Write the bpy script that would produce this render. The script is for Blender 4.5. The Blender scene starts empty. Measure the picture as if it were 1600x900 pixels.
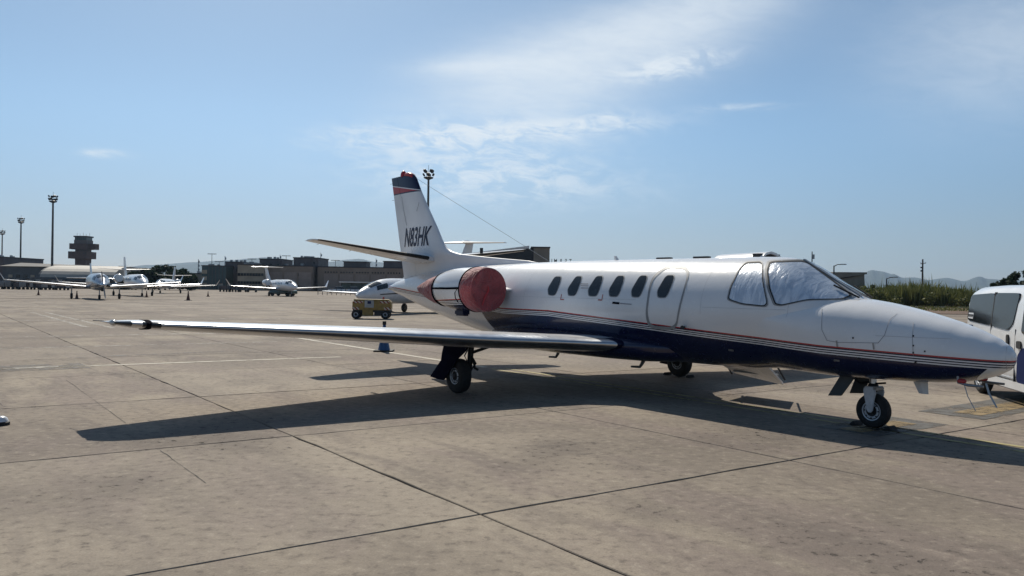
import bpy, bmesh, math, random
from mathutils import Vector, Matrix
from mathutils.bvhtree import BVHTree
R = math.radians
random.seed(7)
sc = bpy.context.scene
col = sc.collection

# ------------------------------------------------------------------ camera
F, CX, CY, H, ROLL = 1300.0, 800.0, 450.0, 1.757, R(0.87)
cd = bpy.data.cameras.new('camera'); cam = bpy.data.objects.new('camera', cd); col.objects.link(cam)
cd.sensor_width = 36.0; cd.lens = 36.0*F/1600.0; cd.clip_start = 0.1; cd.clip_end = 40000
cam.matrix_world = Matrix.Translation((0, 0, H)) @ Matrix.Rotation(R(90), 4, 'X') @ Matrix.Rotation(ROLL, 4, 'Z')
sc.camera = cam

def ray(px, py):
    x = (px-CX)/F; z = -(py-CY)/F; c, s = math.cos(ROLL), math.sin(ROLL)
    return Vector((x*c-z*s, 1.0, x*s+z*c))
def ground(px, py, z=0.0):
    r = ray(px, py); return Vector((0, 0, H)) + r*((z-H)/r.z)
def at(px, d, z=0.0):
    "point at depth d below/above image column px (near the horizon row)"
    r = ray(px, 438+0.015*px); return Vector((r.x*d, d, z))
def zat(px, py, d):
    return H + ray(px, py).z*d

# ------------------------------------------------------------------ sky, sun, exposure
SUN_ELEV, SUN_AZ = R(44.0), R(-16.1)          # azimuth from +Y towards +X
sun_dir = Vector((math.sin(SUN_AZ)*math.cos(SUN_ELEV), math.cos(SUN_AZ)*math.cos(SUN_ELEV), math.sin(SUN_ELEV)))
sd = bpy.data.lights.new('sun', 'SUN'); sd.energy = 4.5; sd.angle = R(0.53); sd.color = (1.0, 0.93, 0.81)
so = bpy.data.objects.new('sun', sd); col.objects.link(so); so.rotation_euler = sun_dir.to_track_quat('Z', 'Y').to_euler()
so.location = (0, 0, 60)
sc.view_settings.view_transform = 'Standard'; sc.view_settings.look = 'None'
sc.view_settings.gamma = 1.0; sc.view_settings.use_curve_mapping = False
sc.view_settings.exposure = 0.0

class X:
    "tiny expression builder for shader math nodes"
    def __init__(s, nt, sock): s.nt, s.s = nt, sock
    def op(s, o, b=None, c=None):
        n = s.nt.nodes.new('ShaderNodeMath'); n.operation = o
        for i, a in enumerate((s, b, c)):
            if a is None: continue
            if isinstance(a, X): s.nt.links.new(a.s, n.inputs[i])
            else: n.inputs[i].default_value = a
        return X(s.nt, n.outputs[0])
    def __add__(s, b): return s.op('ADD', b)
    def __sub__(s, b): return s.op('SUBTRACT', b)
    def __mul__(s, b): return s.op('MULTIPLY', b)
    def __truediv__(s, b): return s.op('DIVIDE', b)
    __radd__ = __add__; __rmul__ = __mul__
    def __rsub__(s, b): return (s*-1.0)+b
    def mx(s, b): return s.op('MAXIMUM', b)
    def mn(s, b): return s.op('MINIMUM', b)
    def gt(s, b): return s.op('GREATER_THAN', b)
    def lt(s, b): return s.op('LESS_THAN', b)
    def ramp(s, a, b):                       # smooth 0..1 between a and b
        n = s.nt.nodes.new('ShaderNodeMapRange'); n.interpolation_type = 'SMOOTHSTEP'
        s.nt.links.new(s.s, n.inputs[0]); n.inputs[1].default_value = a; n.inputs[2].default_value = b
        return X(s.nt, n.outputs[0])

def sep(nt, sock):
    n = nt.nodes.new('ShaderNodeSeparateXYZ'); nt.links.new(sock, n.inputs[0]); return [X(nt, o) for o in n.outputs]
def comb(nt, x, y, z):
    n = nt.nodes.new('ShaderNodeCombineXYZ')
    for i, a in enumerate((x, y, z)):
        if isinstance(a, X): nt.links.new(a.s, n.inputs[i])
        else: n.inputs[i].default_value = a
    return n.outputs[0]
def noise(nt, vec, scale, detail=4, rough=0.55, dist=0.0):
    n = nt.nodes.new('ShaderNodeTexNoise'); n.inputs['Scale'].default_value = scale; n.inputs['Detail'].default_value = detail
    n.inputs['Roughness'].default_value = rough; n.inputs['Distortion'].default_value = dist
    if vec is not None: nt.links.new(vec, n.inputs['Vector'])
    return X(nt, n.outputs['Fac'])
def mixc(nt, fac, a, b, mode='MIX'):
    n = nt.nodes.new('ShaderNodeMix'); n.data_type = 'RGBA'; n.blend_type = mode
    for sock, v in ((n.inputs[0], fac), (n.inputs[6], a), (n.inputs[7], b)):
        if isinstance(v, X): nt.links.new(v.s, sock)
        elif isinstance(v, bpy.types.NodeSocket): nt.links.new(v, sock)
        elif isinstance(v, (int, float)): sock.default_value = v
        else: sock.default_value = (*v, 1.0)
    return n.outputs[2]

w = bpy.data.worlds.new('World'); sc.world = w; w.use_nodes = True
nt = w.node_tree; nt.nodes.clear()
sky = nt.nodes.new('ShaderNodeTexSky'); sky.sky_type = 'NISHITA'; sky.sun_disc = False
sky.sun_elevation = SUN_ELEV; sky.sun_rotation = SUN_AZ; sky.air_density = 0.6; sky.dust_density = 0.45; sky.ozone_density = 3.0
SKY = 0.11
tc = nt.nodes.new('ShaderNodeTexCoord')
dx, dy, dz = sep(nt, tc.outputs['Generated'])
az = dx.op('ARCTAN2', dy); el = dz.op('ARCSINE')
# cirrus: wispy noise stretched along the wind, gathered in a few banks of cloud
wx = dx/(dz.mx(0.0)+0.22); wy = dy/(dz.mx(0.0)+0.22)
v1 = comb(nt, wx*0.8+wy*0.25, wy*2.3-wx*0.4, 0.0)
n1 = noise(nt, v1, 2.2, 9, 0.62, 0.6); n2 = noise(nt, v1, 7.0, 8, 0.65, 0.9); n0 = noise(nt, comb(nt, wx, wy, 3.0), 0.9, 3, 0.5, 0.3)
def bank(px, py, sx, sy, rot, amp, soft=1.0):
    r = ray(px, py).normalized(); a0 = math.atan2(r.x, r.y); e0 = math.asin(r.z)
    c, s = math.cos(R(rot)), math.sin(R(rot)); sx /= F; sy /= F
    a = az-a0; e = el-e0
    p = (a*c+e*s)/sx; q = (e*c-a*s)/sy
    d2 = p*p+q*q
    return (d2*-1.0).op('EXPONENT')*amp
wisp = (n1*0.6+n2*0.4)
n3 = noise(nt, comb(nt, az+el*0.5, el*2.6, 0.0), 24.0, 9, 0.66, 0.7); rip = wisp*0.3+n3*0.7
veil = bank(920, 95, 230, 62, 14, 0.85)+bank(1060, 25, 230, 38, 16, 0.75)+bank(850, 150, 110, 70, -10, 0.4)+bank(765, 103, 95, 15, 3, 0.75)+bank(720, 104, 45, 7, 2, 0.5)+bank(1580, 70, 150, 90, 0, 0.45)
streak = bank(690, 212, 135, 17, 4, 1.0)+bank(860, 202, 125, 13, 3, 0.9)+bank(730, 245, 140, 36, 0, 0.55)+bank(790, 290, 170, 30, 0, 0.45)+bank(1045, 104, 62, 13, 8, 1.5)+bank(160, 240, 26, 5, 0, 0.7)+bank(940, 185, 40, 7, 8, 0.5)+bank(1150, 168, 60, 5, 0, .25)
gen = n0.ramp(0.56, 0.80)*n1.ramp(0.42, 0.75)*az.op('ABSOLUTE').ramp(0.75, 1.1)*el.ramp(0.05, 0.3)*0.6
cl = veil*((wisp*0.6+n3*0.4).ramp(0.28, 0.68)*0.55+0.45)*0.95 + streak*(rip.ramp(0.41, 0.64)*1.6+0.12) + gen
cl = (cl*-1.5).op('EXPONENT')*-0.95+0.95
cloudcol = (0.80/SKY, 0.87/SKY, 0.93/SKY)
# low haze layer: dims and greys the band above the horizon all the way round
hz = el.op('ABSOLUTE').ramp(0.0, 0.21)
skyh = mixc(nt, 1.0, sky.outputs['Color'], mixc(nt, hz, (0.62, 0.565, 0.52), (0.98, 1.075, 0.965)), 'MULTIPLY')
skyc = mixc(nt, cl, skyh, cloudcol)
bg = nt.nodes.new('ShaderNodeBackground'); bg.inputs['Strength'].default_value = SKY
nt.links.new(skyc, bg.inputs['Color'])
wo = nt.nodes.new('ShaderNodeOutputWorld'); nt.links.new(bg.outputs[0], wo.inputs['Surface'])

# ------------------------------------------------------------------ materials
MATS = {}
def newmat(name):
    m = bpy.data.materials.new(name); m.use_nodes = True; MATS[name] = m
    return m, m.node_tree, m.node_tree.nodes['Principled BSDF']
def setp(b, **k):
    for n, v in k.items():
        n = n.replace('_', ' ')
        b.inputs[n].default_value = (*v, 1.0) if isinstance(v, tuple) else v
def bump(nt, b, h, dist=0.01, strength=0.5):
    n = nt.nodes.new('ShaderNodeBump'); n.inputs['Distance'].default_value = dist; n.inputs['Strength'].default_value = strength
    nt.links.new(h.s, n.inputs['Height']); nt.links.new(n.outputs[0], b.inputs['Normal'])
def mat(name, color, rough=0.5, metal=0.0, var=0.12, scale=3.0, bmp=0.0, coat=0.0, spec=0.5, stretch=None):
    m, nt, b = newmat(name)
    t = nt.nodes.new('ShaderNodeTexCoord'); vec = t.outputs['Object']
    if stretch:
        mp = nt.nodes.new('ShaderNodeMapping'); mp.inputs['Scale'].default_value = stretch; nt.links.new(vec, mp.inputs[0]); vec = mp.outputs[0]
    n = noise(nt, vec, scale, 6, 0.6)
    dark = tuple(c*(1-var*1.6) for c in color); lite = tuple(min(1, c*(1+var*0.6)) for c in color)
    nt.links.new(mixc(nt, n.ramp(0.3, 0.7), dark, lite), b.inputs['Base Color'])
    rr = n*0.12+(rough-0.06); nt.links.new(rr.s, b.inputs['Roughness'])
    setp(b, Metallic=metal); b.inputs['Specular IOR Level'].default_value = spec
    if coat: b.inputs['Coat Weight'].default_value = coat; b.inputs['Coat Roughness'].default_value = 0.08
    if bmp: bump(nt, b, noise(nt, vec, scale*6, 4), bmp, 0.6)
    return m

NAVY = (0.006, 0.010, 0.045); WHITE = (0.74, 0.74, 0.745); RED = (0.42, 0.03, 0.035)
mat('white_paint', WHITE, 0.28, var=0.05, scale=1.2, coat=0.35)
mat('far_white', (0.70, 0.71, 0.73), 0.3, var=0.06, coat=0.3)
mat('navy_paint', NAVY, 0.35, var=0.2, spec=0.3)
mat('red_paint', RED, 0.4, var=0.1)
mat('polished_metal', (0.52, 0.53, 0.55), 0.30, 1.0, var=0.05, scale=6)
mat('grey_metal', (0.32, 0.33, 0.34), 0.42, 0.7, var=0.15)
mat('dark_metal', (0.035, 0.037, 0.042), 0.5, 0.5, var=0.2)
mat('black_rubber', (0.016, 0.016, 0.017), 0.75, var=0.2, scale=8)
mat('tyre', (0.018, 0.018, 0.019), 0.8, var=0.25, scale=14, bmp=0.004)
mat('hub_paint', (0.55, 0.57, 0.6), 0.4, 0.1, var=0.12, scale=9)
mat('door_seal', (0.26, 0.27, 0.28), 0.55, var=0.08)
mat('seam', (0.28, 0.28, 0.30), 0.6, var=0.1)
mat('seam_light', (0.50, 0.50, 0.51), 0.5, var=0.1)
mat('placard', (0.30, 0.30, 0.33), 0.6, var=0.1)
mat('pink_mark', (0.45, 0.12, 0.10), 0.5, var=0.1)
mat('concrete_wall', (0.27, 0.235, 0.19), 0.85, var=0.15, scale=0.6)
mat('blue_plastic', (0.012, 0.07, 0.20), 0.45, var=0.15)
mat('orange_cone', (0.10, 0.028, 0.015), 0.6, var=0.2)
mat('yellow_paint', (0.30, 0.19, 0.045), 0.5, var=0.2, scale=5)
mat('steel_pole', (0.10, 0.095, 0.09), 0.6, 0.3, var=0.2)
mat('wood', (0.09, 0.075, 0.06), 0.85, var=0.25, scale=6)
mat('brown_wall', (0.29, 0.215, 0.165), 0.85, var=0.12, scale=0.35)
mat('brown_door', (0.34, 0.255, 0.21), 0.7, var=0.10, scale=0.5)
mat('beige_wall', (0.40, 0.33, 0.245), 0.85, var=0.12, scale=0.4)
mat('dark_wall', (0.14, 0.11, 0.105), 0.7, var=0.15, scale=0.4)
mat('green_glass_wall', (0.05, 0.085, 0.085), 0.3, var=0.15, scale=0.3)
mat('tower_brick', (0.12, 0.07, 0.06), 0.8, var=0.15, scale=0.4)
mat('light_roof', (0.42, 0.385, 0.33), 0.6, var=0.10, scale=0.5)
mat('dark_roof', (0.06, 0.056, 0.058), 0.7, var=0.15, scale=0.4)
mat('slate_wall', (0.11, 0.115, 0.12), 0.7, var=0.15, scale=0.5)
mat('far_window', (0.018, 0.022, 0.028), 0.12, var=0.2)
mat('white_roof', (0.7, 0.69, 0.66), 0.55, var=0.08)
mat('hangar_black', (0.022, 0.023, 0.026), 0.6, var=0.2, scale=0.3)
mat('van_paint', (0.76, 0.77, 0.78), 0.25, var=0.04, coat=0.5)
mat('silver_paint', (0.42, 0.43, 0.46), 0.25, 0.55, var=0.12, scale=1.5)
mat('blue_print', (0.008, 0.018, 0.085), 0.6, var=0.08, spec=0.1)
mat('soil', (0.155, 0.095, 0.06), 0.95, var=0.3, scale=0.6, bmp=0.05)
mat('land', (0.16, 0.135, 0.085), 0.95, var=0.3, scale=0.05)
mat('kerb_white', (0.62, 0.6, 0.55), 0.8, var=0.15)
mat('hills', (0.045, 0.06, 0.04), 0.95, var=0.3, scale=0.004)
mat('bark', (0.06, 0.045, 0.033), 0.9, var=0.3, scale=5)
mat('joint_filler', (0.055, 0.05, 0.045), 0.9, var=0.3, scale=4)
mat('car_dark', (0.03, 0.032, 0.036), 0.3, var=0.2, coat=0.4)
mat('car_green', (0.05, 0.10, 0.095), 0.3, var=0.1, coat=0.4)
mat('lamp_glass', (0.5, 0.5, 0.48), 0.15, var=0.05)
mat('strap', (0.006, 0.006, 0.010), 0.95, var=0.2, spec=0.02)
mat('navy_matte', (0.004, 0.006, 0.022), 0.85, var=0.2, spec=0.04)
mat('gear_door_grey', (0.06, 0.065, 0.065), 0.5, var=0.15, spec=0.3)

def leafmat(name, c1, c2):
    m, nt, b = newmat(name)
    g = nt.nodes.new('ShaderNodeNewGeometry')
    rnd = X(nt, g.outputs['Random Per Island'])
    n = noise(nt, g.outputs['Position'], 0.55, 3)
    f = (rnd*0.6+n.ramp(0.3, 0.7)*0.4)
    nt.links.new(mixc(nt, f, c1, c2), b.inputs['Base Color']); setp(b, Roughness=0.65)
    b.inputs['Specular IOR Level'].default_value = 0.25
    tr = nt.nodes.new('ShaderNodeBsdfTranslucent'); nt.links.new(mixc(nt, f, c1, c2), tr.inputs[0])
    mx = nt.nodes.new('ShaderNodeMixShader'); mx.inputs[0].default_value = 0.3
    nt.links.new(b.outputs[0], mx.inputs[1]); nt.links.new(tr.outputs[0], mx.inputs[2])
    nt.links.new(mx.outputs[0], nt.nodes['Material Output'].inputs[0])
leafmat('pine_leaf', (0.010, 0.020, 0.010), (0.035, 0.055, 0.022))
leafmat('bush_leaf', (0.018, 0.032, 0.012), (0.06, 0.085, 0.028))
leafmat('reed_leaf', (0.05, 0.07, 0.018), (0.19, 0.19, 0.06))

def concrete():
    m, nt, b = newmat('apron_concrete')
    g = nt.nodes.new('ShaderNodeNewGeometry'); pos = g.outputs['Position']
    x, y, z = sep(nt, pos)
    t = x*math.cos(TH)+y*math.sin(TH); n_ = y*math.cos(TH)-x*math.sin(TH)
    ci = ((n_-N0)/SN).op('FLOOR'); cj = ((t-T0)/ST).op('FLOOR')
    wn = nt.nodes.new('ShaderNodeTexWhiteNoise'); wn.noise_dimensions = '2D'; nt.links.new(comb(nt, ci, cj, 0.0), wn.inputs['Vector'])
    slabv = X(nt, wn.outputs['Value'])
    big = noise(nt, pos, 0.22, 5, 0.6, 0.4)
    st = comb(nt, t*0.35, n_*2.2, 0.0)
    streak = noise(nt, st, 1.0, 7, 0.62, 0.5)
    fine = noise(nt, pos, 9.0, 8, 0.7)
    grit = noise(nt, pos, 60.0, 4, 0.6)
    big2 = noise(nt, comb(nt, t*0.5, n_*1.1, 2.0), 0.9, 5, 0.6, 0.6)
    base = mixc(nt, big.ramp(0.38, 0.62), (0.219, 0.185, 0.150), (0.360, 0.304, 0.237))
    base = mixc(nt, big2.ramp(0.45, 0.62)*0.7, base, (0.243, 0.196, 0.170))
    base = mixc(nt, streak.ramp(0.50, 0.66)*0.55, base, (0.180, 0.151, 0.129))
    base = mixc(nt, (slabv-0.55).mx(0.0)*0.9, base, (0.363, 0.313, 0.256))
    base = mixc(nt, (0.45-slabv).mx(0.0)*1.3, base, (0.209, 0.174, 0.147))
    base = mixc(nt, fine.ramp(0.50, 0.66)*0.6, base, (0.146, 0.123, 0.104))
    base = mixc(nt, (1.0-fine.ramp(0.32, 0.48))*0.5, base, (0.431, 0.373, 0.296))
    # pitted, rubber-darkened areas
    patch = noise(nt, comb(nt, t*0.6, n_*0.9, 7.0), 0.55, 4, 0.55, 0.3).ramp(0.50, 0.68)
    pit = noise(nt, pos, 9.0, 4, 0.7).ramp(0.60, 0.66)
    crumb = noise(nt, pos, 22.0, 2, 0.5).ramp(0.66, 0.71)
    base = mixc(nt, patch*0.45, base, (0.118, 0.098, 0.088))
    base = mixc(nt, (pit*(patch*0.85+0.07)).mn(1.0), base, (0.028, 0.025, 0.023))
    base = mixc(nt, crumb*(patch*0.75+0.12), base, (0.028, 0.025, 0.023))
    base = mixc(nt, grit.ramp(0.35, 0.65)*0.25, base, (0.136, 0.117, 0.099))
    nt.links.new(base, b.inputs['Base Color'])
    nt.links.new((fine*0.15+0.68).s, b.inputs['Roughness']); b.inputs['Specular IOR Level'].default_value = 0.06
    bump(nt, b, grit*0.5+fine+pit*patch*-1.5, 0.008, 0.8)
TH = R(125.6); SN, ST = 3.87, 3.96; N0, T0 = -3.58, 5.37
AT = Vector((math.cos(TH), math.sin(TH), 0)); AN = Vector((-math.sin(TH), math.cos(TH), 0))
def ap(n, t, z=0.0): return AN*n + AT*t + Vector((0, 0, z))
concrete()

def paintmat(name, c, wear=0.5):
    m, nt, b = newmat(name)
    g = nt.nodes.new('ShaderNodeNewGeometry'); pos = g.outputs['Position']
    n = noise(nt, pos, 3.0, 8, 0.75, 0.4)
    nt.links.new(mixc(nt, noise(nt, pos, 0.8, 4).ramp(0.3, 0.7), tuple(k*0.8 for k in c), c), b.inputs['Base Color'])
    setp(b, Roughness=0.75)
    tr = nt.nodes.new('ShaderNodeBsdfTransparent'); mx = nt.nodes.new('ShaderNodeMixShader')
    nt.links.new(n.ramp(wear-0.13, wear+0.13).s, mx.inputs[0]); nt.links.new(b.outputs[0], mx.inputs[1]); nt.links.new(tr.outputs[0], mx.inputs[2])
    nt.links.new(mx.outputs[0], nt.nodes['Material Output'].inputs[0])
paintmat('cream_line', (0.50, 0.45, 0.36), 0.60)
paintmat('worn_line', (0.46, 0.42, 0.36), 0.50)
paintmat('yellow_line', (0.42, 0.36, 0.16), 0.56)
paintmat('orange_mark', (0.30, 0.21, 0.095), 0.54)
paintmat('grey_mark', (0.12, 0.112, 0.10), 0.56)
paintmat('stain', (0.10, 0.085, 0.07), 0.50)

def glassmat(name, tint, alpha=0.25, rough=0.03):
    m, nt, b = newmat(name); setp(b, Roughness=rough); b.inputs['Base Color'].default_value = (*tint, 1)
    b.inputs['Specular IOR Level'].default_value = 0.8
    tr = nt.nodes.new('ShaderNodeBsdfTransparent'); mx = nt.nodes.new('ShaderNodeMixShader')
    fr = nt.nodes.new('ShaderNodeLayerWeight'); fr.inputs[0].default_value = 0.5
    nt.links.new((X(nt, fr.outputs['Facing']).op('POWER', 5.0)*0.9+(0.04+alpha)).mn(1.0).s, mx.inputs[0]); nt.links.new(tr.outputs[0], mx.inputs[1]); nt.links.new(b.outputs[0], mx.inputs[2])
    nt.links.new(mx.outputs[0], nt.nodes['Material Output'].inputs[0])
glassmat('clear_pane', (0.03, 0.035, 0.04), 0.0)
mat('dark_glass', (0.018, 0.022, 0.025), 0.06, var=0.2, scale=2)
def foil():
    m, nt, b = newmat('silver_shade')
    t = nt.nodes.new('ShaderNodeTexCoord')
    mp = nt.nodes.new('ShaderNodeMapping'); mp.inputs['Rotation'].default_value = (0, 0.5, 0); mp.inputs['Scale'].default_value = (7, 3, 1.2); nt.links.new(t.outputs['Object'], mp.inputs[0])
    n = noise(nt, mp.outputs[0], 2.0, 5, 0.6, 0.8)
    nt.links.new(mixc(nt, n.ramp(0.35, 0.65), (0.50, 0.58, 0.69), (0.80, 0.86, 0.94)), b.inputs['Base Color'])
    setp(b, Roughness=0.3, Metallic=0.1); bump(nt, b, n, 0.02, 0.6)
foil()
def covermat():
    m, nt, b = newmat('cover_cloth')
    t = nt.nodes.new('ShaderNodeTexCoord'); n = noise(nt, t.outputs['Object'], 2.2, 5, 0.6, 1.2); n2 = noise(nt, t.outputs['Object'], 45, 2)
    nt.links.new(mixc(nt, n.ramp(0.3, 0.7), (0.20, 0.028, 0.032), (0.38, 0.065, 0.068)), b.inputs['Base Color'])
    setp(b, Roughness=0.7); b.inputs['Sheen Weight'].default_value = 0.3; n4 = noise(nt, t.outputs['Object'], 5.5, 3, 0.5, 2.0); bump(nt, b, n+n4*0.5+n2*0.05, 0.10, 0.85)
covermat()
def livery(name, engine=False):
    "white paint with a navy belly and pinstripes that follow the fuselage"
    m, nt, b = newmat(name)
    t = nt.nodes.new('ShaderNodeTexCoord'); x, y, z = sep(nt, t.outputs['Object'])
    zr = 1.372-0.053*x.mx(0.0)+(0.0-x-1.4).mx(0.0)*0.066+(x-5.4).mx(0.0)*0.018
    if engine: zr = 1.60+x*0.04+0.0*y
    s = zr-z
    n = noise(nt, t.outputs['Object'], 1.3, 6); n2 = noise(nt, t.outputs['Object'], 14, 5, 0.7)
    c = mixc(nt, n.ramp(0.3, 0.7), (0.71, 0.71, 0.715), (0.77, 0.77, 0.775))
    c = mixc(nt, n2.ramp(0.55, 0.8)*0.10, c, (0.5, 0.49, 0.47))
    def band(a, bb): return s.gt(a)*s.lt(bb)
    navy = band(0.016, 0.034)+band(0.048, 0.063)+band(0.078, 0.092)
    belly = s.gt(0.108)
    if engine: belly = s.gt(0.108)*x.gt(-3.02)
    else: belly = belly*((x+2.0)+(z-0.9)*0.6).gt(0.0)*((x*-1.0+7.35)+(z-1.0)*1.2).gt(0.0)
    c = mixc(nt, band(0.0, 0.016), c, RED)
    c = mixc(nt, (navy+belly).mn(1.0), c, NAVY)
    nt.links.new(c, b.inputs['Base Color'])
    nt.links.new((n2*0.12+0.20).s, b.inputs['Roughness']); b.inputs['Coat Weight'].default_value = 0.35; b.inputs['Coat Roughness'].default_value = 0.1
    bump(nt, b, noise(nt, t.outputs['Object'], 2.2, 3)+n2*0.05, 0.012, 0.4)
livery('fuselage_livery'); livery('nacelle_livery', True)
def finmat():
    m, nt, b = newmat('fin_livery')
    t = nt.nodes.new('ShaderNodeTexCoord'); x, y, z = sep(nt, t.outputs['Object'])
    n = noise(nt, t.outputs['Object'], 1.5, 6)
    c = mixc(nt, n.ramp(0.3, 0.7), (0.70, 0.70, 0.71), (0.77, 0.77, 0.775))
    zb = 4.10+(0.0*x); lo = zb-(-5.95-x).mx(0.0)*0.0
    top = z.gt(4.07)
    hi = 4.105+(-5.95-x)*0.15
    red = z.gt(4.10)*z.lt(hi)
    white = (z-hi).op('ABSOLUTE').lt(0.012)*top
    c = mixc(nt, top, c, NAVY); c = mixc(nt, red, c, RED); c = mixc(nt, white, c, (0.7, 0.7, 0.7))
    nt.links.new(c, b.inputs['Base Color']); setp(b, Roughness=0.38); b.inputs['Specular IOR Level'].default_value = 0.35
finmat()
def hazard():
    m, nt, b = newmat('hazard_stripes')
    t = nt.nodes.new('ShaderNodeTexCoord'); x, y, z = sep(nt, t.outputs['Object'])
    k = ((x+z)*5.0).op('FRACT').gt(0.5)
    nt.links.new(mixc(nt, k, (0.5, 0.45, 0.36), (0.22, 0.03, 0.02)), b.inputs['Base Color']); setp(b, Roughness=0.5)
hazard()

# ------------------------------------------------------------------ mesh helpers
class MB:
    def __init__(s): s.v, s.f = [], []
    def add(s, vs, fs):
        o = len(s.v); s.v += [tuple(p) for p in vs]; s.f += [tuple(i+o for i in f) for f in fs]; return s
    def box(s, c, d, rz=0.0, rx=0.0, ry=0.0):
        M = Matrix.Translation(c) @ Matrix.Rotation(rz, 4, 'Z') @ Matrix.Rotation(ry, 4, 'Y') @ Matrix.Rotation(rx, 4, 'X')
        vs = [M @ Vector((i*d[0]/2, j*d[1]/2, k*d[2]/2)) for i in (-1, 1) for j in (-1, 1) for k in (-1, 1)]
        return s.add(vs, [(0, 1, 3, 2), (4, 6, 7, 5), (0, 4, 5, 1), (2, 3, 7, 6), (0, 2, 6, 4), (1, 5, 7, 3)])
    def loft(s, rings, cap=True, closed=True):
        n = len(rings[0]); vs = [p for r in rings for p in r]; fs = []
        for i in range(len(rings)-1):
            for j in range(n if closed else n-1):
                a = i*n+j; b = i*n+(j+1) % n; fs.append((a, b, b+n, a+n))
        if cap: fs.append(tuple(range(n-1, -1, -1))); fs.append(tuple(range((len(rings)-1)*n, len(rings)*n)))
        return s.add(vs, fs)
    def tube(s, pts, r, n=8, cap=True):
        pts = [Vector(p) for p in pts]; rs = r if isinstance(r, (list, tuple)) else [r]*len(pts); rings = []
        for i, p in enumerate(pts):
            d = (pts[min(i+1, len(pts)-1)]-pts[max(i-1, 0)]).normalized()
            a = d.cross(Vector((0, 0, 1))) if abs(d.z) < 0.95 else d.cross(Vector((1, 0, 0)))
            a.normalize(); b = d.cross(a)
            rings.append([p+(a*math.cos(k*math.tau/n)+b*math.sin(k*math.tau/n))*rs[i] for k in range(n)])
        return s.loft(rings, cap)
    def lathe(s, prof, c=(0, 0, 0), axis='Y', n=28):
        "prof: list of (offset along axis, radius)"
        rings = []
        for o, r in prof:
            ring = []
            for k in range(n):
                a = k*math.tau/n; p, q = math.cos(a)*r, math.sin(a)*r
                ring.append({'X': (c[0]+o, c[1]+p, c[2]+q), 'Y': (c[0]+p, c[1]+o, c[2]+q), 'Z': (c[0]+p, c[1]+q, c[2]+o)}[axis])
            rings.append(ring)
        return s.loft(rings)
    def prism(s, poly, off):
        "polygon of 3D points extruded by vector off"
        n = len(poly); off = Vector(off); vs = [Vector(p) for p in poly]; vs = vs+[p+off for p in vs]
        return s.add(vs, [tuple(range(n-1, -1, -1)), tuple(range(n, 2*n))]+[(i, (i+1) % n, (i+1) % n+n, i+n) for i in range(n)])
    def mesh(s, name, m, smooth=False, bevel=0.0):
        me = bpy.data.meshes.new(name); me.from_pydata(s.v, [], s.f); me.update()
        bm = bmesh.new(); bm.from_mesh(me); bmesh.ops.recalc_face_normals(bm, faces=bm.faces)
        if bevel: bmesh.ops.bevel(bm, geom=bm.edges[:], offset=bevel, segments=2, affect='EDGES', clamp_overlap=True)
        bm.to_mesh(me); bm.free()
        if m: me.materials.append(MATS[m])
        if smooth or bevel:
            me.shade_smooth(); me.set_sharp_from_angle(angle=R(42))
        return me
    def build(s, name, m, parent=None, smooth=False, bevel=0.0, loc=None):
        o = bpy.data.objects.new(name, s.mesh(name, m, smooth, bevel)); col.objects.link(o)
        if parent: o.parent = parent
        if loc is not None: o.location = loc
        return o
def empty(name, loc=(0, 0, 0), rz=0.0):
    o = bpy.data.objects.new(name, None); col.objects.link(o); o.location = loc; o.rotation_euler = (0, 0, rz); o.empty_display_size = 0.3; return o
def tag(o, label=None, cat=None, group=None, kind=None):
    for k, v in (('label', label), ('category', cat), ('group', group), ('kind', kind)):
        if v: o[k] = v
    return o
def copy_tree(o, parent=None):
    c = o.copy(); col.objects.link(c); c.parent = parent
    for ch in list(o.children): copy_tree(ch, c)
    return c
def part(name, m, parent, *boxes, bevel=0.0):
    mb = MB()
    for b in boxes: mb.box(*b)
    return mb.build(name, m, parent, bevel=bevel)

# ================================================================== THE SETTING
tag(MB().add([(-9000, -300, -0.6), (9000, -300, -0.6), (9000, 9000, -0.6), (-9000, 9000, -0.6)], [(0, 1, 2, 3)]).build('ground', 'land'), kind='structure')
apron = MB().add([ap(-150, -60, -0.05), ap(150, -60, -0.05), ap(150, 330, -0.05), ap(-150, 330, -0.05)], [(0, 1, 2, 3)]).build('apron', 'joint_filler'); tag(apron, kind='structure')

def slab_mesh(k):
    rnd = random.Random(k); g = 0.0065; a, b = SN/2-g, ST/2-g; pts = []
    def jit(): return rnd.choice((0, rnd.uniform(0, .004), rnd.uniform(0, 0.009), rnd.uniform(0.004, 0.024)))
    for (x0, y0, x1, y1) in ((-a, -b, a, -b), (a, -b, a, b), (a, b, -a, b), (-a, b, -a, -b)):
        for i in range(11):
            t = (i+rnd.uniform(-.3, .3)*(i > 0))/11; x = x0+(x1-x0)*t; y = y0+(y1-y0)*t; j = jit() if i else 0.004
            pts.append((x-math.copysign(j, x)*(abs(x) > a-0.01), y-math.copysign(j, y)*(abs(y) > b-0.01), 0.0))
    n = len(pts)
    top = [(x*(1-0.003), y*(1-0.003), 0.0) for x, y, z in pts]; mid = [(x, y, -0.006) for x, y, z in pts]; low = [(x, y, -0.06) for x, y, z in pts]
    me = MB().add(top+mid+low, [tuple(range(n))]+[(i+n, (i+1) % n+n, (i+1) % n, i) for i in range(n)]+[(i+2*n, (i+1) % n+2*n, (i+1) % n+n, i+n) for i in range(n)])
    return me.mesh('slab', 'apron_concrete')
slabs = [slab_mesh(k) for k in range(8)]
cells = []
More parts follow.
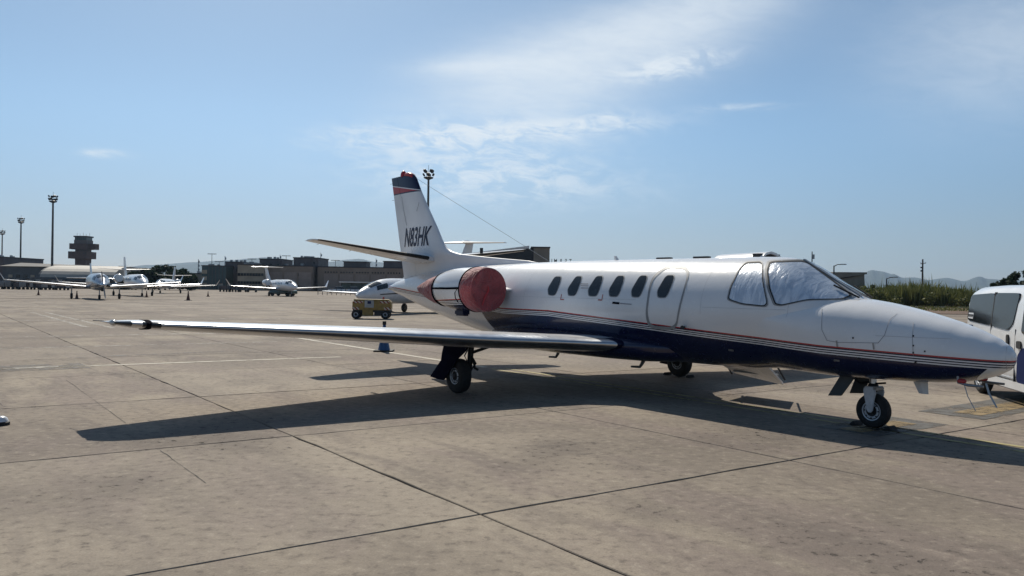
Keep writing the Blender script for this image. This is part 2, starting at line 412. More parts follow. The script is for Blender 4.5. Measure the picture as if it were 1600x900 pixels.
for i in range(-70, 45):
    for j in range(-8, 75):
        c = ap(N0+(i+0.5)*SN, T0+(j+0.5)*ST)
        if c.y < -14 or abs(c.x) > 0.78*max(c.y, 0)+24 or c.y > 232: continue
        if c.x > 27 and c.y > 76: continue
        inview = c.y > 2.5 and abs(c.x) < 0.64*c.y+3
        cells.append((0 if inview else 1, c.length, i, j, c))
cells.sort(key=lambda q: q[:2])
rest = MB()
for q, (out, dist, i, j, c) in enumerate(cells):
    r = random.Random(i*1000+j); rz = TH-R(90)+(math.pi if r.random() < 0.5 else 0); z = r.uniform(-0.0025, 0.0)
    if q < 300:
        o = bpy.data.objects.new('slab', slabs[r.randrange(8)]); col.objects.link(o); o.parent = apron
        o.location = (c.x, c.y, z); o.rotation_euler = (0, 0, rz)
    else:
        g = 0.010; vs = [c+AN*(sx*(SN/2-g))+AT*(sy*(ST/2-g))+Vector((0, 0, zz)) for zz in (z, -0.06) for sx, sy in ((-1, -1), (1, -1), (1, 1), (-1, 1))]
        rest.add(vs, [(0, 1, 2, 3), (4, 5, 1, 0), (5, 6, 2, 1), (6, 7, 3, 2), (7, 4, 0, 3)])
tag(rest.build('slab_field', 'apron_concrete', apron), kind='stuff')

def strip(name, m, n0, t0, n1, t1, wid, z=0.004, parent=apron):
    a, b = ap(n0, t0, z), ap(n1, t1, z); d = (b-a).normalized(); s = Vector((-d.y, d.x, 0))*wid/2
    return MB().add([a-s, b-s, b+s, a+s], [(0, 1, 2, 3)]).build(name, m, parent)
def crack(pts, wid=0.006, z=0.004):
    mb = MB(); rnd = random.Random(len(pts)); P = []
    for a, b in zip(pts, pts[1:]):
        k = 14
        for q in range(k): t = q/k; P.append((a[0]+(b[0]-a[0])*t+rnd.uniform(-.006, .006), a[1]+(b[1]-a[1])*t))
    P.append(pts[-1])
    for i in range(len(P)-1):
        a, b = ap(*P[i], z), ap(*P[i+1], z); w_ = wid*rnd.uniform(0.4, 1.3); s = (b-a).normalized().cross(Vector((0, 0, 1)))*w_/2
        mb.add([a-s, b-s, b+s, a+s], [(0, 1, 2, 3)])
    mb.build('crack', 'joint_filler', apron)
# painted lines: the stand's lead-in line and the cross lines
strip('painted_line', 'cream_line', -10.2, 15.2, -10.25, 27.5, 0.16)
strip('painted_line', 'yellow_line', -10.14, -6, -10.14, 14.9, 0.09)
strip('painted_line', 'yellow_line', -10.46, -6, -10.46, 14.9, 0.09)
strip('painted_line', 'cream_line', -8.5, 19.05, 3, 19.35, 0.17)
strip('painted_line', 'worn_line', -10.0, 29.95, 14, 30.0, 0.20)
strip('painted_line', 'worn_line', -9.0, 24.9, 12, 25.3, 0.16)
strip('painted_line', 'worn_line', -5.35, 35.5, -5.2, 53, 0.22); strip('painted_line', 'worn_line', -6.1, 34.5, -5.9, 53, 0.22)
for t in (42, 55, 60.5, 75, 88): strip('painted_line', 'worn_line', -40, t, 25, t+0.4, 0.35)
strip('painted_line', 'cream_line', -26, 66, -4, 66.5, 0.5)
strip('painted_mark', 'grey_mark', -12.25, 6.12, -16.2, 6.25, 0.95)
strip('painted_mark', 'orange_mark', -12.6, 6.05, -16.2, 6.2, 0.40, 0.008)
strip('painted_mark', 'grey_mark', -9.6, 6.1, -11.35, 6.1, 0.85)
strip('painted_mark', 'orange_mark', -9.7, 6.1, -11.0, 6.1, 0.34, 0.008)
strip('painted_mark', 'stain', -0.6, 19.3, -2.9, 19.35, 1.3)
strip('painted_mark', 'worn_line', -1.6, 19.2, -2.4, 19.25, 0.35, 0.008)
crack([(-2.19, 16.6), (-2.14, 11.2)]); crack([(-2.1, 9.2), (-2.09, 7.5)]); crack([(-0.9, 16), (-1.0, 13.6)])
crack([(-5.6, 7.3), (-6.5, 7.2)]); crack([(-5.7, 6.75), (-6.6, 6.6)]); crack([(-14.95, 9.5), (-14.95, 5)], 0.02); crack([(-11.3, 11.5), (-11.3, 14)], 0.012)

# tyre marks and drips
paintmat('tyre_mark', (0.15, 0.138, 0.125), 0.46)
def gstrip(name, m, p0, p1, wid, z=0.005):
    a, b = ground(*p0), ground(*p1); d = (b-a).normalized(); k = 12; vs = []
    rnd = random.Random(int(p0[0]+p1[1]))
    for i in range(k+1):
        t = i/k; w_ = wid*(0.25+math.sin(math.pi*t)**.5*.75)*rnd.uniform(.85, 1.15); q = a+(b-a)*t+Vector((-d.y, d.x, 0))*math.sin(t*3)*wid*.8; n_ = Vector((-d.y, d.x, 0))*w_/2
        vs += [q-n_+Vector((0, 0, z)), q+n_+Vector((0, 0, z))]
    MB().add(vs, [(2*i, 2*i+1, 2*i+3, 2*i+2) for i in range(k)]).build(name, m, apron)
for p0, p1, wd in (((100, 560), (400, 548), .25), ((300, 500), (900, 494), .3), ((700, 490), (1000, 480), .35)): gstrip('tyre_mark', 'tyre_mark', p0, p1, wd)

# verge on the right: kerb, soil, road edge
verge = MB().add([(25, 74, -.3), (300, 76, -.3), (300, 420, -.3), (25, 420, -.3), (25, 74, 0.05), (300, 76, 0.05), (300, 420, 0.10), (25, 420, 0.10)],
                 [(4, 5, 6, 7), (0, 1, 5, 4), (1, 2, 6, 5), (2, 3, 7, 6), (3, 0, 4, 7)]).build('verge', 'soil'); tag(verge, kind='structure')
for k in range(26):
    x = 30+k*3.1; y = 105.95+(x-28)*6/272
    MB().box((x, y-0.12, 0.07), (1.5, 0.24, 0.26)).build('kerb_stone', 'kerb_white' if k % 1 == 0 else 'soil', verge, bevel=0.02)

# hills far away
def hill_range(name, D, prof, depth):
    "prof: list of (px, py) skyline points"
    pts = []
    for (a, b) in zip(prof, prof[1:]):
        for k in range(6):
            t = k/6; s = t*t*(3-2*t); pts.append((a[0]+(b[0]-a[0])*t, a[1]+(b[1]-a[1])*s))
    pts.append(prof[-1]); rnd = random.Random(3); rows = []
    for q in range(9):
        f = q/8; row = []
        for i, (px, py) in enumerate(pts):
            d = D+depth*(f-0.6); h = max(zat(px, py, D), 4); x = ray(px, 450).x*D
            prof_f = math.sin(math.pi*min(1, f/0.62)/2) if f <= 0.62 else math.cos((f-0.62)/0.38*math.pi/2)
            wob = math.sin(i*0.9+q*1.3)*0.05+math.sin(i*0.37-q*2.1)*0.06+rnd.uniform(-.03, .03)
            row.append((x*(d/D), d, -2+(h+2)*max(0, min(prof_f*(1+(wob if 0 < f < 0.55 else 0)), .96 if f < .55 else 1.0))))
        rows.append(row)
    n = len(pts); vs = [p for r in rows for p in r]
    fs = [(i*n+j, i*n+j+1, (i+1)*n+j+1, (i+1)*n+j) for i in range(8) for j in range(n-1)]
    tag(MB().add(vs, fs).build(name, 'hills', smooth=True), kind='structure')
hill_range('hills', 6500, [(-500, 432), (-200, 425), (60, 436), (150, 430), (178, 420), (230, 414), (310, 409), (345, 407), (362, 406), (395, 403), (415, 402), (450, 408), (490, 410), (515, 409), (545, 405), (560, 404), (585, 409), (640, 414), (760, 422), (900, 430), (1000, 438), (1180, 440), (1300, 440), (1345, 428), (1362, 422), (1378, 424), (1395, 428), (1412, 434), (1428, 433), (1450, 437), (1480, 434), (1505, 439), (1530, 432), (1545, 436), (1580, 438), (1700, 436), (1900, 430), (2200, 440)], 2600)

# ================================================================== THE MAIN JET
JM = Vector((1.297, 15.454, 0)); JU = Vector((0.599, -0.801, 0)).normalized(); JV = Vector((JU.y, -JU.x, 0)); JA = math.atan2(JU.y, JU.x)
jet = empty('business_jet', JM, JA)
tag(jet, 'large white business jet with navy belly, pinstripes and N83HK on its tail', 'airplane')
JINV = (Matrix.Translation(JM) @ Matrix.Rotation(JA, 4, 'Z')).inverted()
CAML = JINV @ Vector((0, 0, H))
def lray(px, py): return (JINV.to_3x3() @ ray(px, py)).normalized()
def onv(px, py, v):
    d = lray(px, py); t = (-v-CAML.y)/d.y; return CAML+d*t
def ring(u, zt, zb, wd, zm, n=2.0, k=40, v0=0.0):
    out = []
    for q in range(k):
        a = q*math.tau/k; c, s = math.cos(a), math.sin(a)
        y = math.copysign(abs(c)**(2/n), c)*wd; h = (zt-zm) if s >= 0 else (zm-zb)
        out.append((u, y-v0, zm+math.copysign(abs(s)**(2/n), s)*h))
    return out
def interp(st, u):
    for a, b in zip(st, st[1:]):
        if a[0] <= u <= b[0]:
            t = (u-a[0])/(b[0]-a[0]); return [x+(y-x)*t for x, y in zip(a, b)]
    return list(st[-1])
def smooth_st(st, m=4):
    "Catmull-Rom through the stations"
    out = []
    for i in range(len(st)-1):
        p0 = st[max(i-1, 0)]; p1 = st[i]; p2 = st[i+1]; p3 = st[min(i+2, len(st)-1)]
        for k in range(m):
            t = k/m; out.append([0.5*(2*b+(c-a)*t+(2*a-5*b+4*c-d)*t*t+(3*b-a-3*c+d)*t**3) for a, b, c, d in zip(p0, p1, p2, p3)])
            out[-1][0] = p1[0]+(p2[0]-p1[0])*t
    out.append(list(st[-1])); return out
CAB = [(-7.45, 1.76, 1.67, .035, 1.71), (-7.0, 1.87, 1.58, .13, 1.72), (-6.0, 2.04, 1.36, .28, 1.70), (-5.0, 2.13, 1.15, .43, 1.66), (-4.0, 2.19, .97, .57, 1.60), (-3.0, 2.23, .81, .68, 1.53), (-2.0, 2.255, .70, .76, 1.47), (-1.0, 2.272, .63, .81, 1.44), (0, 2.28, .60, .82, 1.44), (1.5, 2.28, .60, .82, 1.44), (3.0, 2.275, .61, .82, 1.44), (4.0, 2.272, .63, .81, 1.44), (4.3, 2.262, .66, .80, 1.44), (4.57, 2.235, .675, .782, 1.44), (4.82, 2.135, .72, .745, 1.44), (5.12, 1.955, .85, .675, 1.44), (5.42, 1.79, 1.1, .585, 1.42), (5.75, 1.62, 1.2, .47, 1.38)]
NOSE = [(4.2, 1.66, .675, .79, 1.42), (4.6, 1.70, .662, .778, 1.38), (5.0, 1.72, .65, .765, 1.30), (5.4, 1.705, .645, .735, 1.22), (5.7, 1.675, .65, .69, 1.17), (6.05, 1.618, .66, .625, 1.13), (6.45, 1.53, .675, .535, 1.09), (6.8, 1.435, .705, .44, 1.055), (7.05, 1.35, .755, .355, 1.035), (7.25, 1.26, .82, .265, 1.03), (7.37, 1.18, .89, .175, 1.03), (7.425, 1.115, .955, .09, 1.035), (7.44, 1.06, 1.02, .025, 1.04)]
fz = MB().loft([ring(*s, n=2.0, k=56) for s in smooth_st(CAB)]).loft([ring(*s, n=(2.0+0.5*min(1, max(0, (s[0]-4.5)/.9))) if s[0] < 6.6 else 2.5-.35*min(1, (s[0]-6.6)/.6), k=56) for s in smooth_st(NOSE)])
# belly fairing where the wing passes under the cabin
fz.loft([ring(u, zt, zb, wd, .85, 2.4, 40) for u, zt, zb, wd in ((-2.5, .95, .74, .25), (-2.0, 1.0, .62, .62), (-1.2, 1.05, .57, .86), (0, 1.08, .555, .93), (1.2, 1.06, .56, .92), (2.0, 1.02, .575, .84), (2.7, .95, .62, .60), (3.1, .9, .70, .2))])
fus = fz.build('fuselage', 'fuselage_livery', jet, smooth=True)
BV = BVHTree.FromPolygons([Vector(v) for v in fz.v], fz.f)
def hit(px, py, off, bv=BV):
    d = lray(px, py); p, nrm, i, t = bv.ray_cast(CAML, d)
    if p is None: return None
    if nrm.dot(d) > 0: nrm = -nrm
    return p+nrm*off
def snap(u, v, z, off, bv=BV):
    "surface point of the fuselage seen sideways at (u, z)"
    s = 1 if v > 0 else -1
    p, nrm, i, t = bv.ray_cast(Vector((u, -s*3.0, z)), Vector((0, s, 0)))
    if p is None or (p.y*-s) < 0: p, nrm, i, t = bv.find_nearest(Vector((u, -s*.06, z)))
    if nrm.y*s > 0: nrm = -nrm
    return p+nrm*off
def densify(poly, k=5):
    out = []
    for a, b in zip(poly, poly[1:]+poly[:1]):
        for q in range(k): t = q/k; out.append((a[0]+(b[0]-a[0])*t, a[1]+(b[1]-a[1])*t))
    return out
def rounded(poly, r=0.25, k=4):
    "cut the corners of an outline with small arcs"
    out = []; n = len(poly)
    for i in range(n):
        p0, p, p1 = poly[i-1], poly[i], poly[(i+1) % n]
        a = (p[0]+(p0[0]-p[0])*r, p[1]+(p0[1]-p[1])*r); b = (p[0]+(p1[0]-p[0])*r, p[1]+(p1[1]-p[1])*r)
        for q in range(k+1):
            t = q/k; out.append(((1-t)**2*a[0]+2*t*(1-t)*p[0]+t*t*b[0], (1-t)**2*a[1]+2*t*(1-t)*p[1]+t*t*b[1]))
    return out
def patch(name, m, poly, off, parent, fn, rings=(1.0, .85, .65, .4, .15), mirror=True):
    "a sheet that hugs the fuselage inside the outline; mirrored copy on the other side"
    poly = densify(poly, 2); n = len(poly); cx = sum(p[0] for p in poly)/n; cy = sum(p[1] for p in poly)/n
    vs = []; fs = []
    for r in rings:
        for p in poly:
            h_ = fn(cx+(p[0]-cx)*r, cy+(p[1]-cy)*r, off); vs.append(h_ if h_ is not None else vs[-1])
    for i in range(len(rings)-1):
        for j in range(n): a = i*n+j; b = i*n+(j+1) % n; fs.append((a, b, b+n, a+n))
    if len(rings) > 2: fs.append(tuple((len(rings)-1)*n+j for j in range(n)))
    outs = [MB().add(vs, fs).build(name, m, parent, smooth=True)]
    if mirror: outs.append(MB().add([(v.x, -v.y, v.z) for v in vs], fs).build(name, m, parent, smooth=True))
    for o in outs:
        q = sum((p.normal.dot(Vector((.3, p.center.y, p.center.z-1.3))) for p in o.data.polygons), 0.0)
        if q < 0: o.data.flip_normals()
    return outs
fpx = lambda x, y, o: hit(x, y, o)
fuz = lambda u, z, o: snap(u, 1, z, o)
def line(name, m, pts, wid, off, fn, parent=fus, mirror=True, k=6):
    "thin strip along the surface"
    P = []
    for a, b in zip(pts, pts[1:]):
        for q in range(k): t = q/k; P.append((a[0]+(b[0]-a[0])*t, a[1]+(b[1]-a[1])*t))
    P.append(pts[-1]); Q = [fn(*p, off) for p in P]; Q = [q for q in Q if q is not None]; vs = []
    for i, q in enumerate(Q):
        d = (Q[min(i+1, len(Q)-1)]-Q[max(i-1, 0)]).normalized(); nrm = Vector((0, q.y, q.z-1.4)).normalized(); s = d.cross(nrm)*wid/2
        vs += [q-s, q+s]
    fs = [(2*i, 2*i+1, 2*i+3, 2*i+2) for i in range(len(Q)-1)]
    MB().add(vs, fs).build(name, m, parent)
    if mirror: MB().add([(v.x, -v.y, v.z) for v in vs], fs).build(name, m, parent)

# cabin windows
for xs in ((856, 868, 878, 867), (887, 899.5, 910, 900), (919, 933, 943, 932), (951.5, 966, 976.5, 964.5), (986.5, 1000, 1012.5, 1000), (1027, 1041.5, 1055, 1041)):
    x0, xb, x1, xt = xs; yb = 460.5+(x0-856)*0.021; yt = 432.5-(x0-856)*0.012
    poly = rounded([(x0+0.5, yb-10), (x0+1.5, yb+0.5), (xb, yb+0.8), (x1, yt), (xt, yt)], 0.28)
    w2 = patch('cabin_window', 'dark_glass', poly, 0.006, fus, fpx)
    cx = sum(p[0] for p in poly)/len(poly); cy = sum(p[1] for p in poly)/len(poly)
    fr = patch('frame', 'door_seal', [(cx+(p[0]-cx)*1.12, cy+(p[1]-cy)*1.08) for p in poly], 0.004, fus, fpx, rings=(1.0, .86))
    for a, b in zip(fr, w2): a.parent = b
# emergency exit: thick pale seal around the door
dpoly = rounded([(1008, 490), (1014, 513.5), (1057, 516), (1063, 480), (1081, 416), (1040, 414), (1016, 436)], 0.33, 5)
patch('exit_door_seal', 'door_seal', dpoly, 0.005, fus, fpx, rings=(1.0, .95, .9), mirror=False)[0].data.polygons.foreach_get
for o_ in [o for o in fus.children if o.name.startswith('exit_door_seal')]:
    bm = bmesh.new(); bm.from_mesh(o_.data); bm.faces.ensure_lookup_table()
    bmesh.ops.delete(bm, geom=[f for f in bm.faces if len(f.verts) > 4], context='FACES'); bm.to_mesh(o_.data); bm.free()
# cockpit glazing: shade behind the pane, rubber edge round it
for nm, poly, rr in (('side_window', [(1138.5, 467), (1143, 448), (1156, 422), (1166, 412), (1190.5, 411), (1191.5, 440), (1198.5, 473), (1194, 477.5), (1160, 474)], 0.22),
                     ('windshield', [(1199.5, 424), (1204, 410.5), (1258, 409), (1288, 430), (1330, 461), (1316, 467), (1262, 467.5), (1222, 476), (1212, 474), (1203, 450)], 0.2)):
    poly = rounded(poly, rr)
    a = patch(nm, 'silver_shade', poly, 0.004, fus, fpx, rings=(1.0, .93, .8, .6, .35, .12))
    cx = sum(p[0] for p in poly)/len(poly); cy = sum(p[1] for p in poly)/len(poly)
    g = patch('pane', 'clear_pane', poly, 0.014, fus, fpx, rings=(1.0, .8, .6, .35, .12))
    f1 = patch('frame', 'black_rubber', [(cx+(p[0]-cx)*1.03, cy+(p[1]-cy)*1.05) for p in poly], 0.009, fus, fpx, rings=(1.0, .955))
    f2 = patch('frame', 'door_seal', [(cx+(p[0]-cx)*1.10, cy+(p[1]-cy)*1.10) for p in poly], 0.006, fus, fpx, rings=(1.0, .9))
    for k in range(2):
        for ch in (g, f1, f2): ch[k].parent = a[k]
MB().box((5.12, 0, 1.97), (1.0, 0.05, 0.02), ry=R(30)).build('centre_post', 'grey_metal', fus)
for s in (-1, 1): MB().tube([(5.62, s*0.16, 1.70), (5.3, s*0.24, 1.86)], 0.012).build('wiper', 'black_rubber', fus)
# seams, hinges and small prints
line('panel_seam', 'seam', [(1284, 482), (1284, 515), (1292, 532), (1310, 535), (1372, 536), (1382, 524), (1390, 500), (1402, 490)], 0.007, 0.003, fpx)
line('panel_seam', 'seam', [(1427, 504), (1425.5, 530), (1427, 556)], 0.006, 0.003, fpx)
line('panel_seam', 'seam', [(1573, 540), (1571, 560), (1573, 578)], 0.005, 0.003, fpx)
for u in (-1.55, -.72, 3.52, 4.93): line('panel_seam', 'seam_light', [(u, 2.15), (u, 1.9), (u, 1.6), (u, 1.42)], 0.004, 0.002, fuz)
for z, ua, ub in ((1.60, -1.5, 2.2), (2.05, -1.5, 2.3), (1.52, 3.55, 4.9), (1.24, 6.1, 6.9)): line('panel_seam', 'seam_light', [(ua, z), (ub, z)], 0.004, 0.002, fuz, k=20)
for x, y in ((1307, 537), (1364, 541)): line('hinge', 'grey_metal', [(x, y-5), (x+1.5, y+5)], 0.02, 0.006, fpx)
for x, y in ((1333, 528), (1445, 549), (1427, 525), (1427, 540), (1427, 551)): patch('latch', 'dark_metal', [(x-1.3, y-1.3), (x+1.3, y-1.3), (x+1.3, y+1.3), (x-1.3, y+1.3)], 0.005, fus, fpx, rings=(1, .5, .2), mirror=False)
line('corner_mark', 'pink_mark', [(877.5, 460), (876, 468), (881.5, 468)], 0.02, 0.004, fpx, mirror=False)
line('corner_mark', 'pink_mark', [(942, 460), (940.5, 469), (934.5, 468.5)], 0.02, 0.004, fpx, mirror=False)
for y in (443.5, 446.5, 450): line('placard_print', 'placard', [(907.5, y), (919, y+.3)], 0.02, 0.004, fpx, mirror=False)
line('operator_print', 'strap', [(957, 473), (968, 474)], 0.035, 0.004, fpx, mirror=False); line('operator_print', 'placard', [(969, 474), (987, 475.5)], 0.018, 0.004, fpx, mirror=False)
patch('static_port', 'grey_metal', [(1138, 545), (1146, 546), (1147, 549), (1139, 548)], 0.006, fus, fpx, rings=(1, .5, .2))
patch('static_port', 'grey_metal', [(1303, 561), (1312, 562), (1312, 565), (1303, 564)], 0.006, fus, fpx, rings=(1, .5, .2))
MB().tube([hit(1068, 512, -0.02), hit(1074, 508, 0.12)], [0.02, 0.03]).build('drain_mast', 'dark_metal', fus)
# antennas on the roof and under the belly
def blade(u, v, z, h, c, m='white_paint', sweep=0.5, t=0.02, dn=1):
    MB().loft([[(u, -v+t, z), (u+c/2, -v, z), (u, -v-t, z), (u-c/2, -v, z)], [(u-h*sweep, -v+t*.5, z+h*dn), (u+c*.3-h*sweep, -v, z+h*dn), (u-h*sweep, -v-t*.5, z+h*dn), (u-c*.3-h*sweep, -v, z+h*dn)]]).build('antenna', m, fus)
blade(0.92, 0, 2.27, .08, .12); blade(6.35, 0, .69, .17, .2, dn=-1, sweep=-0.3)
for u in (2.0, 2.8): MB().box((u, 0.05, 2.29), (.30, .10, .03)).build('antenna', 'dark_metal', fus, bevel=0.008)
for u in (-0.62, 1.62): MB().tube([(u, 0, .58), (u-0.05, 0, .50), (u-.10, 0, .44), (u-.30, 0, .43)], [.035, .03, .025, .02], 6).build('antenna', 'grey_metal', fus, smooth=True)
MB().tube([(-6.25, 0, 4.45), (-0.95, 0, 2.28)], 0.004, 5).build('antenna_wire', 'grey_metal', jet)
for u, v in ((6.55, .5), (5.9, .62)): MB().tube([snap(u, v, .95, -.01), snap(u, v, .95, .03)], .012, 6).build('sensor_probe', 'dark_metal', fus)

# open two-piece entry door on the left side
arc = [(-.30+.02*k, 0) for k in range(1)]
up = MB(); rings_ = []
for u in [2.45+i*1.26/8 for i in range(9)]:
    r_ = []
    taper = 1.0-0.75*max(0, (2.75-u)/0.3) if u < 2.75 else 1.0
    for k in range(9):
        a = R(60-k*11); y0 = .30+.78*(math.sin(R(60))-math.sin(a))*0.9; z0 = 2.05+(0.295+0.03*(u-2.45))*math.cos(R((k-3)*20))*taper if k else 2.17
        r_.append((u, y0, z0))
    r_ += [(p[0], p[1], p[2]-0.035) for p in reversed(r_)]
    rings_.append(r_)
upo = up.loft(rings_).build('upper_door', 'white_paint', jet, smooth=True)
MB().box((3.60, .62, 2.30), (.14, .5, .09)).build('inner_lining', 'dark_metal', upo)
MB().tube([(3.3, .7, 2.1), (3.35, .62, 2.33)], .012).build('strut', 'grey_metal', upo)
st = MB().add([(2.35, .78, .70), (3.45, .78, .70), (3.38, 1.42, .28), (2.42, 1.42, .38), (2.35, .78, .66), (3.45, .78, .66), (3.38, 1.42, .24), (2.42, 1.42, .34)], [(0, 1, 2, 3), (7, 6, 5, 4), (0, 4, 5, 1), (1, 5, 6, 2), (2, 6, 7, 3), (3, 7, 4, 0)]).build('lower_door', 'white_paint', jet)
for k in range(3): MB().box((2.9, .95+.19*k, .64-.12*k), (.8, .16, .025)).build('step', 'grey_metal', st)
for u in (2.38, 3.44): MB().tube([(u, .80, .95), (u-.02, 1.40, .33)], .016).build('handrail', 'dark_metal', st)

# wings
DZ = -.02
WST = [(0.55, 2.05, -1.95, .84, .072), (0.95, 1.95, -1.93, .845, .072), (1.15, 1.62, -1.90, .85, .078), (1.45, 1.30, -1.86, .865, .088), (2.2, 1.12, -1.74, .905, .098), (2.7, 1.05, -1.65, .935, .103), (4.46, .84, -1.27, 1.045, .11), (7.6, .50, -.62, 1.215, .108), (7.85, .42, -.55, 1.228, .10), (8.02, .28, -.50, 1.238, .065), (8.08, .05, -.44, 1.243, .02)]
WST = [(a_, b_, c_, d_+DZ*math.sin(math.pi*min(1, a_/8)), e_) for a_, b_, c_, d_, e_ in WST]
def naca(x, t): return 5*t*(.2969*math.sqrt(max(x, 0))-.126*x-.3516*x*x+.2843*x**3-.1036*x**4)
def foil_ring(u0, u1, z, tc, c0, c1, v, s, m=9, inc=0.022):
    c = u0-u1; xs = [c0+(c1-c0)*(0.5-0.5*math.cos(math.pi*i/m)) if c0 == 0 else c0+(c1-c0)*i/m for i in range(m+1)]
    up = [(u0-x*c, -s*v, z+c*(naca(x, tc)*.90+inc*(.45-x))) for x in reversed(xs)]
    dn = [(u0-x*c, -s*v, z-c*(naca(x, tc)*1.10-inc*(.45-x))) for x in xs[1 if c0 == 0 else 0:]]
    return up+dn
def wing_piece(name, m, st, c0, c1, v0, v1, s, parent, drop=0.0):
    vs = sorted(set([v0, v1]+[q[0] for q in st if v0 < q[0] < v1])); rr = []
    for v in vs:
        _, a, b, z, tc = interp(st, v); rr.append(foil_ring(a, b, z-drop, tc, c0, c1, v, s))
    return MB().loft(rr).build(name, m, parent, smooth=True)
for s in (1, -1):
    wg = wing_piece('wing', 'white_paint', WST, 0.09, 0.715, 0.55, 8.08, s, jet)
    wing_piece('leading_edge', 'polished_metal', WST, 0.0, 0.0902, 0.95, 7.86, s, wg)
    wing_piece('leading_edge', 'navy_paint', WST, 0.0, 0.0901, 0.55, 0.949, s, wg)
    wing_piece('flap', 'white_paint', WST, 0.719, 1.0, 0.95, 4.44, s, wg, 0.012)
    wing_piece('aileron', 'white_paint', WST, 0.719, 1.0, 4.45, 7.47, s, wg)
    wing_piece('wing_tip_edge', 'white_paint', WST, 0.716, 1.0, 7.48, 8.08, s, wg)
    for v in (2.0, 3.6): MB().box((-1.25, -s*v, interp(WST, v)[3]-.11), (.7, .045, .09)).build('flap_hinge', 'white_paint', wg, bevel=.015)
    for v in (5.2, 5.9, 6.6, 7.2): 
        _, a, b, z, tc = interp(WST, v); MB().tube([(b+.02, -s*v, z), (b-.14, -s*v, z-.01)], .004, 4).build('static_wick', 'dark_metal', wg)
    MB().tube([(-.42, -s*8.03, 1.24), (-.72, -s*8.10, 1.235)], .006, 5).build('static_wick', 'dark_metal', wg)
    MB().lathe([(-.09, .012), (-.06, .035), (.05, .04), (.09, .012)], (.16, -s*8.03, 1.245), 'X', 12).build('navigation_light', 'lamp_glass', wg, smooth=True)
    # dark de-icing panels and strap near the tip
    wing_piece('landing_light_lens', 'dark_glass', [(q[0], q[1]+.006, q[2]-.006, q[3], q[4]+.004) for q in WST], 0, .058, 7.86, 8.03, s, wg)
    wing_piece('landing_light_lens', 'dark_glass', [(q[0], q[1]+.006, q[2]-.006, q[3], q[4]+.004) for q in WST], 0, .058, 7.53, 7.74, s, wg)
    for k in range(1):
        _, a, b, z, tc = interp(WST, 7.66); rr = foil_ring(a+.012, b, z, tc+.012, 0, .4, 7.63, s); r2 = foil_ring(a+.012, b, z, tc+.012, 0, .4, 7.70, s)
        MB().loft([rr, r2]).build('strap', 'strap', wg)
for s, lab in ((1, 'right'), (-1, 'left')):
    tst = [(0.03, -5.12, -6.70, 2.40, .10), (0.4, -5.15, -6.62, 2.445, .10), (2.8, -5.36, -6.06, 2.735, .09), (2.93, -5.48, -6.02, 2.75, .05)]
    tp = wing_piece('tailplane', 'white_paint', tst, .05, .68, .03, 2.93, s, jet)
    wing_piece('leading_edge', 'black_rubber', tst, 0, .0502, .2, 2.85, s, tp)
    wing_piece('elevator', 'white_paint', tst, .69, 1.0, .12, 2.90, s, tp)
    for v in (1.6, 2.5): _, a, b, z, tc = interp(tst, v); MB().tube([(b, -s*v, z), (b-.16, -s*v, z-.02)], .004, 4).build('static_wick', 'dark_metal', tp)
# fin and rudder
def fin_rings(levels, c0, c1, m=9):
    out = []
    for z, a, b, t in levels:
        c = a-b; xs = [c0+(c1-c0)*(0.5-0.5*math.cos(math.pi*i/m)) for i in range(m+1)]
        tc = min(.105, t/c)
        rg = [(a-x*c, naca(x, tc)*c, z) for x in reversed(xs)]+[(a-x*c, -naca(x, tc)*c, z) for x in xs[1 if c0 == 0 else 0:]]
        out.append(rg)
    return out
def te(z): return -7.40+(4.55-z)*0.281
LEV = [(z, a, te(z), t) for z, a, t in ((1.75, -1.2, .10), (2.26, -1.25, .06), (2.31, -1.6, .06), (2.36, -2.3, .07), (2.42, -3.1, .09), (2.50, -4.06, .13), (2.57, -4.45, .16), (2.67, -4.71, .18), (2.85, -4.90, .19), (3.16, -5.14, .19), (3.69, -5.59, .16), (4.10, -5.92, .14), (4.42, -6.14, .125), (4.52, -6.26, .09))]
LEVr = [(z, max(a, te(z)) if False else te(z)+(min(a, -4.5)-te(z)), b, t) for z, a, b, t in LEV]
fin_st = [(z, a, b, t) for z, a, b, t in LEV]
def cfin(z0, z1, f0, f1, name, m, par):
    lv = [q for q in fin_st if z0 <= q[0] <= z1]; rr = []
    for z, a, b, t in lv:
        chord = min(a-b, 2.15-(z-2.5)*0.3 if z > 2.5 else 2.15)   # rudder keeps one hinge line
        hl = b+0.34*chord*0.9
        if name == 'rudder': s0, s1 = hl-.012, b
        else: s0, s1 = a, hl
        c = a-b; x0 = (a-s0)/c; x1 = (a-s1)/c; tc = min(.105, t/c); m_ = 9
        xs = [x0+(x1-x0)*((i/m_)**(2 if x0 == 0 else 1)) for i in range(m_+1)]
        rr.append([(a-x*c, naca(x, tc)*c+.004, z) for x in reversed(xs)]+[(a-x*c, -naca(x, tc)*c-.004, z) for x in xs])
    mb = MB().loft(rr); return mb, mb.build(name, m, par, smooth=True)
fmb, fin = cfin(1.75, 4.6, 0, 0, 'fin', 'fin_livery', jet)
rmb, rud = cfin(1.75, 4.6, 0, 0, 'rudder', 'fin_livery', jet)
FBV = BVHTree.FromPolygons([Vector(v) for v in fmb.v+rmb.v], fmb.f+[tuple(i+len(fmb.v) for i in f) for f in rmb.f])
